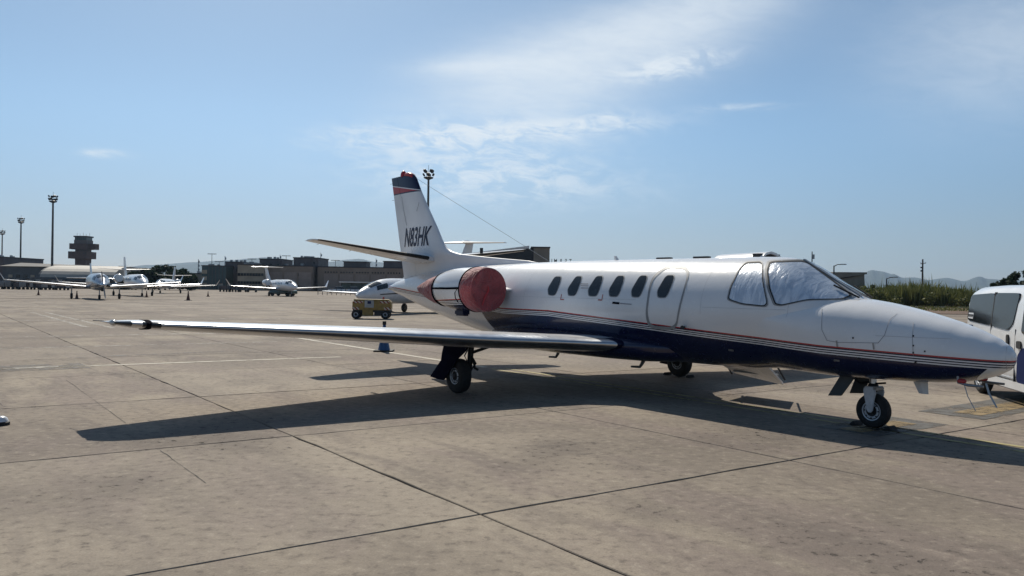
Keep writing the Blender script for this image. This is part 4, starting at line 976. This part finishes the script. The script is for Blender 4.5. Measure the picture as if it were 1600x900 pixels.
# ---- light masts, lamps, poles
def mast(px, py_top, d, lab, cat='floodlight mast', n=8, r=.28, zbase=0.0):
    p = at(px, d); hgt = zat(px, py_top, d)
    t = tag(empty('floodlight_mast', (p.x, p.y, zbase)), lab, 'light mast', 'floodlight masts round the apron')
    MB().tube([(0, 0, 0), (0, 0, hgt-1.5)], [r*1.25, r*.8], 10).build('pole', 'steel_pole', t)
    hd = MB().lathe([(hgt-2.6, r*1.2), (hgt-2.3, 1.0), (hgt-2.1, 1.0), (hgt-1.9, r)], (0, 0, 0), 'Z', 12).build('lamp_ring', 'dark_metal', t)
    rnd = random.Random(int(px))
    for k in range(n):
        a = k*math.tau/n+rnd.uniform(-.2, .2); o = 1.0
        MB().box((o*math.cos(a), o*math.sin(a), hgt-1.6+.75*(k % 2)), (.28, .72, .6), rz=a, ry=R(25)).build('floodlight', 'dark_metal', t, bevel=.05)
    MB().tube([(0, 0, hgt-1.5), (0, 0, hgt+.4)], .04, 5).build('rod', 'dark_metal', t)
mast(81, 302, 225, 'tallest floodlight mast in front of the pale-roofed hall')
mast(31.5, 338, 300, 'floodlight mast rising behind the dark shed roof')
mast(2.5, 358, 372, 'floodlight mast beside the dark block at the end of the shed')
mast(667, 261, 172, 'floodlight mast rising behind the registered fin of the jet', r=.26)
def lamp(px, py_top, d, lab, name='street_lamp', double=True, z0=0.0):
    p = at(px, d); h_ = zat(px, py_top, d); t = tag(empty(name, (p.x, p.y, 0)), lab, 'street lamp', 'slim lamps behind the buildings')
    MB().tube([(0, 0, 0), (0, 0, h_)], [.16, .09], 8).build('pole', 'steel_pole', t)
    if double: MB().box((0, 0, h_+.06), (3.2*d/300, .5, .22)).build('lamp_head', 'steel_pole', t, bevel=.05)
    else:
        MB().tube([(0, 0, h_-.1), (.5, 0, h_+.15), (1.2, 0, h_+.2)], .07, 6).build('arm', 'steel_pole', t); MB().box((1.35, 0, h_+.2), (.8, .35, .14)).build('lamp_head', 'grey_metal', t, bevel=.03)
for px, py, d, lab in ((330.5, 397, 320, 'slim lamp with flat head above the green glass block'), (342, 409, 340, 'short flat lamp right of the green block lamp'), (393, 405, 330, 'flat-headed lamp above the beige block'), (446.5, 400, 330, 'flat-headed lamp between the two roof towers'), (523.5, 407, 340, 'flat-headed lamp over the brown hangars')): lamp(px, py, d, lab)
def aerial(px, py, d, lab, r=.10):
    p = at(px, d); h_ = zat(px, py, d); t = tag(empty('aerial_mast', (p.x, p.y, 0)), lab, 'mast', 'thin aerial masts behind the buildings')
    MB().tube([(0, 0, 0), (0, 0, h_)], [r*1.4, r*.7], 6).build('pole', 'steel_pole', t)
    for k in range(3): MB().box((r*1.6, 0, h_-1-k*1.6), (.45, .3, .9)).build('panel_antenna', 'grey_metal', t)
for px, py, d, lab in ((309.5, 405, 330, 'thin aerial mast left of the green block'), (351, 400, 330, 'thin aerial mast at the corner of the dark block'), (437, 398, 330, 'thin aerial mast beside the roof tower'), (500.5, 395, 330, 'thin aerial mast right of the tallest roof tower'), (587, 404, 330, 'thin aerial mast over the brown hangar roof'), (262, 412, 330, 'short aerial mast over the dark trees'), (1268, 393, 160, 'dark aerial mast with side panels behind the cockpit roof')): aerial(px, py, d, lab, .13 if px > 1000 else .16)
lamp(1302.5, 415, 120, 'curved lamp beside the concrete wedge building', double=False); lamp(1320, 438, 190, 'small far lamp right of the wedge building', double=False); lamp(1385, 435, 130, 'slim lamp among the reeds', double=False)
p = at(1441, 150); t = tag(empty('utility_pole', (p.x, p.y, 0)), 'wooden utility pole with crossarm rising from the reeds', 'utility pole'); h_ = zat(1441, 405, 150)
MB().tube([(0, 0, 0), (0, 0, h_)], [.2, .13], 8).build('pole', 'wood', t)
MB().box((0.1, 0, h_-.75), (.95, .12, .12), ry=R(-8)).build('crossarm', 'wood', t)
for x in (-.35, .5): MB().lathe([(0, .05), (.1, .07), (.18, .03)], (x, 0, h_-.72), 'Z', 8).build('insulator', 'grey_metal', t)
MB().box((-.22, 0, h_-1.5), (.3, .2, .25)).build('bracket', 'dark_metal', t); MB().box((-.15, 0, h_-2.1), (.35, .25, .3)).build('transformer', 'dark_metal', t)

# ---- buildings
def blk(px0, px1, py_top, d, depth=14., z0=0.0):
    a, b = at(px0, d), at(px1, d); h_ = zat((px0+px1)/2, py_top, d)
    return a.x, b.x, d, d+depth, h_
def building(name, lab, px0, px1, py_top, d, m, depth=14., parapet=True, cat='building', grp=None):
    x0, x1, y0, y1, h_ = blk(px0, px1, py_top, d, depth)
    t = tag(empty(name, ((x0+x1)/2, d, 0)), lab, cat, grp); W = x1-x0
    MB().box((0, depth/2, h_/2), (W, depth, h_)).build('wall', m, t)
    if parapet: MB().box((0, depth/2, h_+.12), (W+.3, depth+.3, .3)).build('roof', 'dark_roof', t)
    rv = random.Random(int(px0))
    for k in range(4): MB().box((rv.uniform(-.4, .4)*W, rv.uniform(2, depth*.6), h_+.35+.2), (rv.uniform(.4, 1.4), rv.uniform(.5, 1.2), rv.uniform(.3, .9))).build('roof_vent', 'grey_metal', t)
    return t, W, h_
def windows(t, W, h_, rows, cols, w_, hh, m='far_window', x0=-1.0, x1=1.0, frame=True):
    for z in rows:
        for k in range(cols):
            x = (x0+(x1-x0)*(k+.5)/cols)*W/2
            o = MB().box((x, -.03, z*h_), (w_, .10, hh)).build('window', m, t)
            if frame: MB().box((x, -.07, z*h_-hh/2-.06), (w_+.15, .2, .10)).build('sill', 'beige_wall', o)
# left: dark block, dark shed, pale-roofed hall
building('building', 'dark block at the end of the long dark shed', -40, 5, 402, 235, 'dark_wall', 20)
t, W, hh = building('shed', 'long dark shed with shallow roof behind the pale hall', 4, 182, 417, 232, 'slate_wall', 26, parapet=False, cat='shed')
MB().prism([(-W/2-.5, -1, hh), (-W/2+2, 5, hh+1.1), (W/2, 5, hh+.35), (W/2+.3, -1, hh)], (0, 22, 0)).build('roof', 'dark_roof', t)
for k in range(14): MB().box((-W/2+2.2+k*(W-4)/13.5, -.05, hh*.52), (1.1, .12, .8)).build('window', 'far_window' if k % 3 else 'beige_wall', t)
MB().box((0, -.06, hh*.33), (W, .1, .25)).build('ledge', 'dark_roof', t)
x0, x1, d = at(48, 205).x, at(178, 205).x, 205
t = tag(empty('hangar', ((x0+x1)/2, d, 0)), 'low hall with pale curved roof and glazed gable below the control tower', 'hangar'); W = x1-x0
he, hp = zat(110, 434, d), zat(110, 414.5, d)
MB().box((0, 9, he/2), (W, 18, he)).build('wall', 'slate_wall', t)
pr = [(-9*math.cos(a), he+(hp-he)*math.sin(a)) for a in [k*math.pi/12 for k in range(13)]]
MB().prism([(-W/2+2.2, 9+y, z+.05) for y, z in pr], (W-2.2, 0, 0)).build('roof', 'light_roof', t)
MB().prism([(-W/2+1.6, 9+y*.98, z) for y, z in pr], (.55, 0, 0)).build('gable', 'slate_wall', t)
for k in range(26): MB().box((-W/2+2.6+k*(W-3)/26, 9, 0), (.1, .1, .1)).build('roof_rib', 'light_roof', t, loc=(0, -8.6, he+.25))
for k in range(5): MB().box((-W/2-.05, 3+k*3, he*.55), (.12, 2.2, he*.6)).build('window', 'green_glass_wall', t)
for k in range(4): MB().box((-W/2+1.5+k*1.5, -.05, he*.5), (1.0, .12, he*.6)).build('window', 'green_glass_wall', t)
MB().box((W*.1, -1.8, he*.72), (W*.78, 3.6, .35)).build('canopy', 'dark_roof', t)
for k in range(9): MB().box((-W*.25+k*W*.0875, -3.4, he*.34), (.25, .25, he*.72)).build('canopy_post', 'dark_metal', t)
for k in range(8): MB().box((-W*.22+k*W*.0875, -.05, he*.33), (W*.07, .12, he*.6)).build('door', 'dark_wall', t)
# control tower
d = 420; pc = at(131, d); k_ = d/1300
t = tag(empty('control_tower', (pc.x, pc.y, 0)), 'dark brick control tower with stacked overhanging floors and glass cab', 'control tower')
def tz(py): return zat(131, py, d)
def tb(name, m, pa, pb, ya, yb, dep, par=t): return MB().box(((pa+pb-262)/2*k_, 0, (tz(ya)+tz(yb))/2), ((pb-pa)*k_, dep, tz(ya)-tz(yb))).build(name, m, par)
tb('shaft', 'tower_brick', 121, 138, 385, 460, 5.4); tb('lower_floor', 'tower_brick', 113.5, 142.5, 393.5, 404.5, 9.5); tb('upper_floor', 'tower_brick', 114, 140, 381, 390, 8); tb('balcony', 'tower_brick', 134, 151, 381, 390, 4)
tb('cab_base', 'dark_wall', 120, 139.5, 375.5, 382, 6.5); cb = tb('cab', 'green_glass_wall', 121, 138.5, 371, 376, 6); tb('cab_roof', 'dark_roof', 119.5, 140, 369, 371.2, 7)
for q in range(6): MB().box(((121.2+q*3.4-131)*k_, -3.05, tz(373.5)), (.22, .2, 1.6)).build('mullion', 'dark_metal', cb)
for q in (115.2, 118.8, 138, 141): tb('floor_slot', 'dark_roof', q-.7, q+.7, 395, 397, 9.7)
for q, yy in ((119.5, 364), (124, 365), (129, 363.5), (133.5, 365.5), (139, 364), (117, 376)): MB().tube([((q-131)*k_, 0, tz(371)), ((q-131)*k_, 0, tz(yy))], .06, 5).build('aerial', 'dark_metal', t)
# row of blocks
D = 235
t, W, hh = building('building', 'green glass block at the left end of the office row', 315, 353, 416, D, 'green_glass_wall', 16)
for k in range(3): MB().box((-W/2+.75, -.05, hh*(.2+.28*k)), (1.5, .12, hh*.16)).build('cladding', 'beige_wall', t)
for k in range(5): MB().box((-W/2+2+k*(W-2)/5, -.04, hh/2), (.08, .1, hh)).build('mullion', 'dark_wall', t)
t, W, hh = building('building', 'dark purple stair block between the green glass block and the beige offices', 352, 376, 410, D+6, 'dark_wall', 14); windows(t, W, hh, (.75,), 2, .3, 1.3, frame=False)
t, W, hh = building('building', 'beige three-storey office block with dark window bands', 371, 412, 414, D-4, 'beige_wall', 12)
for z in (.30, .62):
    for k in range(9): MB().box((-W/2+(k+.5)*W/9, -.03, hh*z), (W/9-.12, .12, hh*.11)).build('window', 'far_window', t)
t, W, hh = building('building', 'dark roof tower behind the T-tailed jet', 405, 440, 405.5, D+8, 'dark_wall', 12); windows(t, W, hh, (.8,), 3, .7, 1.1, frame=False)
t, W, hh = building('hangar', 'brown hangar with ribbed doors and four small vents', 418, 488, 416, D, 'brown_wall', 20, cat='hangar')
for k in range(3): MB().box((-W/2+2.4+k*4.1, -.08, hh*.40), (3.5, .18, hh*.72)).build('hangar_door', 'brown_door', t)
for k in range(4): MB().box((W*.12+k*1.0, -.05, hh*.66), (.3, .12, .8)).build('window', 'far_window', t)
for k in range(3): MB().box((W*.16+k*1.2, -.05, hh*.2), (.8, .12, .5)).build('window', 'far_window', t)
t, W, hh = building('building', 'tallest dark roof tower between the two brown hangars', 458, 497, 403.5, D+5, 'dark_wall', 13); windows(t, W, hh, (.5, .62, .74, .86), 1, .5, .6, x0=.55, x1=.75, frame=False)
t, W, hh = building('hangar', 'long brown hangar row with five big doors', 496, 640, 418.5, D+2, 'brown_wall', 24, cat='hangar')
for k in range(5):
    x = -W/2+1.6+(k+.5)*(W-3)/5.2; dr = MB().box((x, -.08, hh*.38), (3.9, .18, hh*.68)).build('hangar_door', 'brown_door', t)
    for q in range(4): MB().box((x-1.5+q*1.0, -.19, hh*.38), (.05, .05, hh*.66)).build('rib', 'brown_wall', dr)
    for q in range(5): MB().box((x-1.6+q*.8, -.05, hh*.80), (.4, .12, .35)).build('window', 'far_window', t)
for px0, px1, py in ((538, 573, 410.5), (600, 634, 410)):
    xa, xb = at(px0, D+8).x, at(px1, D+8).x; zt = zat(px0, py, D+8); zb_ = hh
    o = MB().box(((xa+xb)/2-t.location.x, 8, (zt+zb_)/2), (xb-xa, 7, zt-zb_+.6)).build('roof_room', 'dark_wall', t); MB().box(((xa+xb)/2-t.location.x, 8, zt+.3), (xb-xa+.5, 7.5, .2)).build('roof', 'dark_roof', o)
building('building', 'low plain wall block beside the dark trees', 296, 316, 428, D+10, 'concrete_wall', 10)
# hangar behind the tail and terminal with roof letters
x0, x1, d = at(727, 150).x, at(858, 150).x, 150; ht = zat(858, 387.5, d)
t = tag(empty('hangar', ((x0+x1)/2, d, 0)), 'black hangar with pale sloping roof edge behind the jet dorsal fin', 'hangar'); W = x1-x0
xk = at(833, d).x-(x0+x1)/2
MB().prism([(-W/2, 0, 0), (xk, 0, 0), (xk, 0, ht-.1), (xk-1.2, 0, ht-.3), (-W/2, 0, zat(727, 402, d))], (0, 22, 0)).build('wall', 'hangar_black', t)
MB().box(((xk+W/2)/2, 11, ht/2), (W/2-xk, 22, ht)).build('end_block', 'concrete_wall', t)
ang = math.atan2(ht-zat(727, 402, d), xk+W/2)
MB().prism([(-W/2-.3, -.4, zat(727, 402, d)-.2), (xk-.8, -.4, ht-.1), (xk-.8, -.4, ht+.35), (-W/2-.3, -.4, zat(727, 402, d)+.6)], (0, 23, 0)).build('roof', 'white_roof', t)
MB().box(((xk+W/2)/2-.2, 11, ht+.1), (W/2-xk+.6, 22.6, .22)).build('roof', 'dark_roof', t)
d = 300; x0, x1 = at(770, d).x, at(1090, d).x; ht = zat(880, 413, d)
t = tag(empty('terminal', ((x0+x1)/2, d, 0)), 'terminal building hidden behind the jet with big standing letters on its roof', 'building')
MB().box((0, 12, ht/2), (x1-x0, 24, ht)).build('wall', 'concrete_wall', t)
lv, lf = textmesh('TERMINAL', 1.0); lw = max(v.x for v in lv)
word = 'TERMINAL'; xr = at(893, d).x-(x0+x1)/2; pitch = 7.6*d/1300
for k, ch in enumerate(word):
    v_, f_ = textmesh(ch, 2.1); wmax = max(q.x for q in v_)
    xx = xr-k*pitch
    MB().add([(xx-q.x*.72, 1.0, ht+.5+q.y) for q in v_]+[(xx-q.x*.72, 1.12, ht+.5+q.y) for q in v_], f_+[tuple(i+len(v_) for i in reversed(g)) for g in f_]).build('roof_letter', 'dark_metal', t)
    MB().box((xx-.4, 1.2, ht+.4), (.08, .08, 1.0)).build('letter_post', 'dark_metal', t)
# concrete wedge building on the right
d = 128; x0, x1 = at(1303, d).x, at(1350, d).x
t = tag(empty('building', ((x0+x1)/2, d, 0)), 'angular concrete wedge building behind the windshield', 'building'); W = x1-x0; za, zb_ = zat(1303, 437, d), zat(1350, 429, d)
MB().prism([(-W/2, 0, 0), (W/2+.3, 0, 0), (W/2, 0, zb_), (-W/2+.4, 0, za)], (0, 12, 0)).build('wall', 'concrete_wall', t)
MB().prism([(-W/2-.4, -.5, za+.1), (W/2+.2, -.5, zb_+.05), (W/2+.2, -.5, zb_+.35), (-W/2-.4, -.5, zb_+.3)], (0, 13, 0)).build('roof', 'concrete_wall', t)

# ---- carts, cars and shelter along the far edge
def car(loc, rz, m, lab, L=4.3, group='cars parked along the far hangars'):
    t = tag(empty('parked_car', loc, rz), lab, 'car', group)
    MB().loft([[(x, y*w_, z) for y, z in ((-.85, zb2), (.85, zb2), (.88, (zb2+zt)/2), (.8, zt), (-.8, zt), (-.88, (zb2+zt)/2))] for x, zt, zb2, w_ in ((-L/2, .78, .4, .85), (-L/2+.2, .92, .3, .97), (.6, .95, .28, 1), (L/2-.5, .82, .3, .97), (L/2, .62, .4, .82))]).build('body', m, t, smooth=True)
    MB().loft([[(x, y, z) for x, y in ((-L*.42, -.72), (-L*.42, .72), (L*.2, .72), (L*.2, -.72))] if z < 1 else [(x, y, z) for x, y in ((-L*.3, -.6), (-L*.3, .6), (L*.05, .6), (L*.05, -.6))] for z in (.9, 1.42)]).build('cabin', 'dark_glass', t)
    MB().box((-L*.125, 0, 1.44), (L*.36, 1.22, .05)).build('roof', m, t, bevel=.02)
    for x in (-L*.31, L*.31):
        for y in (-.75, .75): MB().lathe([(-.1, .31), (.1, .31)], (x, y, .31), 'Y', 14).build('wheel', 'tyre', t)
    return t
def gp_(px, d): p = at(px, d); return (p.x, p.y, 0)
car(gp_(442, 128), R(160), 'car_green', 'grey-green car under the wing of the T-tailed jet')
car(gp_(526, 190), R(195), 'far_white', 'white car at the left end of the long shelter'); car(gp_(549, 190), R(195), 'far_white', 'white car in the middle of the long shelter')
p = at(556, 193); t = tag(empty('bus_shelter', (p.x, p.y, 0)), 'long low shelter with pale flat roof and glass back behind the white cars', 'shelter')
MB().box((0, 0, 2.55), (7.5, 2.4, .22)).build('roof', 'white_roof', t, bevel=.04); MB().box((0, 1.1, 1.6), (7.2, .08, 1.5)).build('back_panel', 'green_glass_wall', t)
for x in (-3.5, -1.2, 1.2, 3.5): MB().box((x, 1.0, 1.25), (.1, .1, 2.5)).build('post', 'dark_metal', t)
def cart(loc, rz, lab, tall=1.5):
    t = tag(empty('baggage_cart', loc, rz), lab, 'cart', 'baggage carts lined up by the sheds')
    MB().box((0, 0, .48), (2.4, 1.4, .12)).build('bed', 'dark_metal', t)
    for x in (-1.15, 1.15):
        MB().box((x, 0, .5+tall/2), (.06, 1.4, tall)).build('end_panel', 'grey_metal', t)
    MB().box((0, 0, .5+tall), (2.4, 1.45, .06)).build('canopy', 'dark_metal', t)
    MB().box((-.1, .1, .95), (1.6, 1.0, .75)).build('cover', 'dark_wall', t, bevel=.1)
    for x in (-.8, .8):
        for y in (-.6, .6): MB().lathe([(-.07, .22), (.07, .22)], (x, y, .22), 'Y', 12).build('wheel', 'tyre', t)
for k in range(10): cart(gp_(-6+k*11.5, 162+(k % 3)*2.5), R(random.uniform(-25, 25)), 'dark baggage cart in the line at the foot of the long dark shed', 1.2+(k % 3)*.2)
for k in range(4): cart(gp_(352+k*14, 178), R(random.uniform(-20, 20)), 'baggage cart at the foot of the office row', 1.3)
def fence(name, px0, px1, d, lab, n=9, h_=1.5):
    a, b = at(px0, d), at(px1, d); t = tag(empty(name, (a.x, a.y, 0)), lab, 'fence'); L = (b-a).length
    for k in range(n): MB().box((k*L/(n-1), 0, h_/2), (.09, .09, h_)).build('post', 'dark_metal', t)
    for z in (.4, .9, 1.4): MB().box((L/2, 0, z*h_/1.5), (L, .03, .04)).build('rail', 'grey_metal', t)
fence('fence', 497, 562, 150, 'low dark post fence in front of the white cars', 10, 1.1)

# ---- vegetation
def leaf_cloud(mb, centre, rad, n, size, rnd, flat=1.0):
    for _ in range(n):
        d = Vector((rnd.gauss(0, 1), rnd.gauss(0, 1), rnd.gauss(0, 1))).normalized()*(rnd.random()**.4)
        p = centre+Vector((d.x*rad[0], d.y*rad[1], d.z*rad[2]))
        a = Vector((rnd.gauss(0, 1), rnd.gauss(0, 1), rnd.gauss(0, 1)*flat)).normalized(); b = a.cross(Vector((rnd.gauss(0, 1), rnd.gauss(0, 1), rnd.gauss(0, 1)))).normalized(); s = size*rnd.uniform(.6, 1.4)
        mb.add([p-a*s-b*s*.5, p+a*s*.2-b*s*.6, p+a*s+b*s*.2, p-a*s*.1+b*s*.6], [(0, 1, 2, 3)])
def tree(loc, h_, w_, lab, m='pine_leaf', n=26, per=110, size=.28, seed=1, name='tree', trunk=.35):
    rnd = random.Random(seed); t = tag(empty(name, loc), lab, 'tree', 'trees round the airfield')
    mb = MB(); lim = []
    for k in range(n):
        a = rnd.uniform(0, math.tau); rr = w_*math.sqrt(rnd.random())*.85; q = rr/w_
        z = h_*(trunk+(1-trunk)*rnd.uniform(.08, .92)*math.sqrt(max(0, 1-q*q*.75)))
        c = Vector((rr*math.cos(a), rr*math.sin(a), z)); r_ = w_*rnd.uniform(.2, .36)
        leaf_cloud(mb, c, (r_, r_, r_*.75), per, size, rnd); lim.append(c)
    mb.build('crown', m, t)
    tr = MB().tube([(0, 0, -.1), (.1*w_*.2, 0, h_*.25), (0, .05*w_, h_*.55), (.05, 0, h_*.8)], [h_*.035+.05, h_*.028, h_*.02, h_*.006], 8)
    for c in lim[::4]: tr.tube([(0, 0, h_*.3), c*.55+Vector((0, 0, h_*.12)), c], [h_*.014, h_*.01, h_*.004], 5)
    tr.build('trunk', 'bark', t)
for k, (px, top, wd, d, lab) in enumerate(((212, 425, 16, 198, 'low dark round tree right of the pale hall'), (232, 418, 24, 200, 'dark round tree with the flattest crown behind the grey twin jet'), (258, 417, 26, 205, 'broadest dark round tree behind the small low-finned jet'), (281, 420, 22, 202, 'dark round tree beside the plain wall block'), (196, 432, 14, 192, 'smallest dark tree at the corner of the pale hall'), (296, 431, 14, 196, 'small dark tree in front of the plain wall block'))):
    p = at(px, d); tree((p.x, p.y, 0), zat(px, top, d)*1.03, wd*d/1300, lab, n=34, per=90, size=.42, seed=k+3, trunk=.12)
for k, (px, top, wd, d, lab) in enumerate(((1548, 441, 16, 112, 'low dark bush behind the minivan roof'), (1577, 431, 20, 112, 'round dark pine behind the minivan roof'), (1600, 420, 24, 108, 'tall dark pine with spreading crown behind the minivan'), (1632, 418, 30, 106, 'pine just beyond the tall dark pine behind the minivan'), (1367, 444, 14, 125, 'small round bush beside the wedge building'), (1393, 441, 9, 132, 'narrow dark shrub beside the slim lamp'))):
    p = at(px, d); tree((p.x, p.y, 0.1), zat(px, top, d), wd*d/1300, lab, 'pine_leaf' if px > 1500 else 'bush_leaf', n=26, per=110, size=.2, seed=k+20, trunk=.15)
# reed bed along the verge: blades nobody could count
rnd = random.Random(11); mb = MB()
for k in range(95):
    px = rnd.uniform(1335, 1550); d = rnd.uniform(110, 128); p = at(px, d); r_ = rnd.uniform(.7, 1.25); hh_ = rnd.uniform(.5, 1.9)-max(0, px-1500)*.02
    leaf_cloud(mb, Vector((p.x, p.y, max(.4, hh_))), (r_, r_, r_*.85), 170, .17, rnd)
for k in range(9000):
    px = rnd.uniform(1330, 1560); d = rnd.uniform(112, 132); p = at(px, d)
    top = 2.45+.32*math.sin(px*.045)+.35*math.sin(px*.13+d)+.3*math.sin(px*.31+d*.7)+rnd.gauss(0, .28)+(rnd.uniform(.5, 1.3) if rnd.random() < .03 else 0)-(max(0, 1372-px)*.02)
    if px > 1500: top -= (px-1500)*.018
    z0 = rnd.uniform(.1, .5) if rnd.random() < .4 else top*rnd.uniform(.2, .6)
    top = max(top, z0+.5); l = Vector((rnd.gauss(0, .22), rnd.gauss(0, .22), 0)); w_ = rnd.uniform(.03, .07); a = rnd.uniform(0, math.pi); s = Vector((math.cos(a), math.sin(a), 0))*w_
    b0 = Vector((p.x, p.y, z0)); b1 = b0+l*.5+Vector((0, 0, (top-z0)*.6)); b2 = b0+l*1.5+Vector((0, 0, top-z0))
    mb.add([b0-s, b0+s, b1+s*1.2, b1-s*1.2, b2], [(0, 1, 2, 3), (3, 2, 4)])
tag(mb.build('reed_bed', 'reed_leaf'), 'dense green reed bed growing along the verge', 'reeds', kind='stuff')
mb = MB()
for k in range(2600):
    px = rnd.uniform(1290, 1570); d = rnd.uniform(84, 112.5); p = at(px, d); h_ = rnd.uniform(.05, .28); a = rnd.uniform(0, math.pi); s = Vector((math.cos(a), math.sin(a), 0))*.07
    b0 = Vector((p.x, p.y, .1)); mb.add([b0-s, b0+s, b0+Vector((rnd.gauss(0, .1), rnd.gauss(0, .1), h_))], [(0, 1, 2)])
tag(mb.build('dry_grass', 'reed_leaf'), 'dry grass tufts on the brown soil', 'grass', kind='stuff')

# ---- haze: thin even air round everything
hb = MB().box((0, 3500, 147), (16000, 9400, 304)).build('haze', None); hb['kind'] = 'stuff'
hm = bpy.data.materials.new('haze_air'); hm.use_nodes = True; n_ = hm.node_tree; n_.nodes.clear()
pv = n_.nodes.new('ShaderNodeVolumePrincipled'); pv.inputs['Color'].default_value = (0.50, 0.72, 1.0, 1); pv.inputs['Density'].default_value = 0.000075; pv.inputs['Anisotropy'].default_value = 0.3
mo = n_.nodes.new('ShaderNodeOutputMaterial'); n_.links.new(pv.outputs[0], mo.inputs['Volume']); hb.data.materials.append(hm)
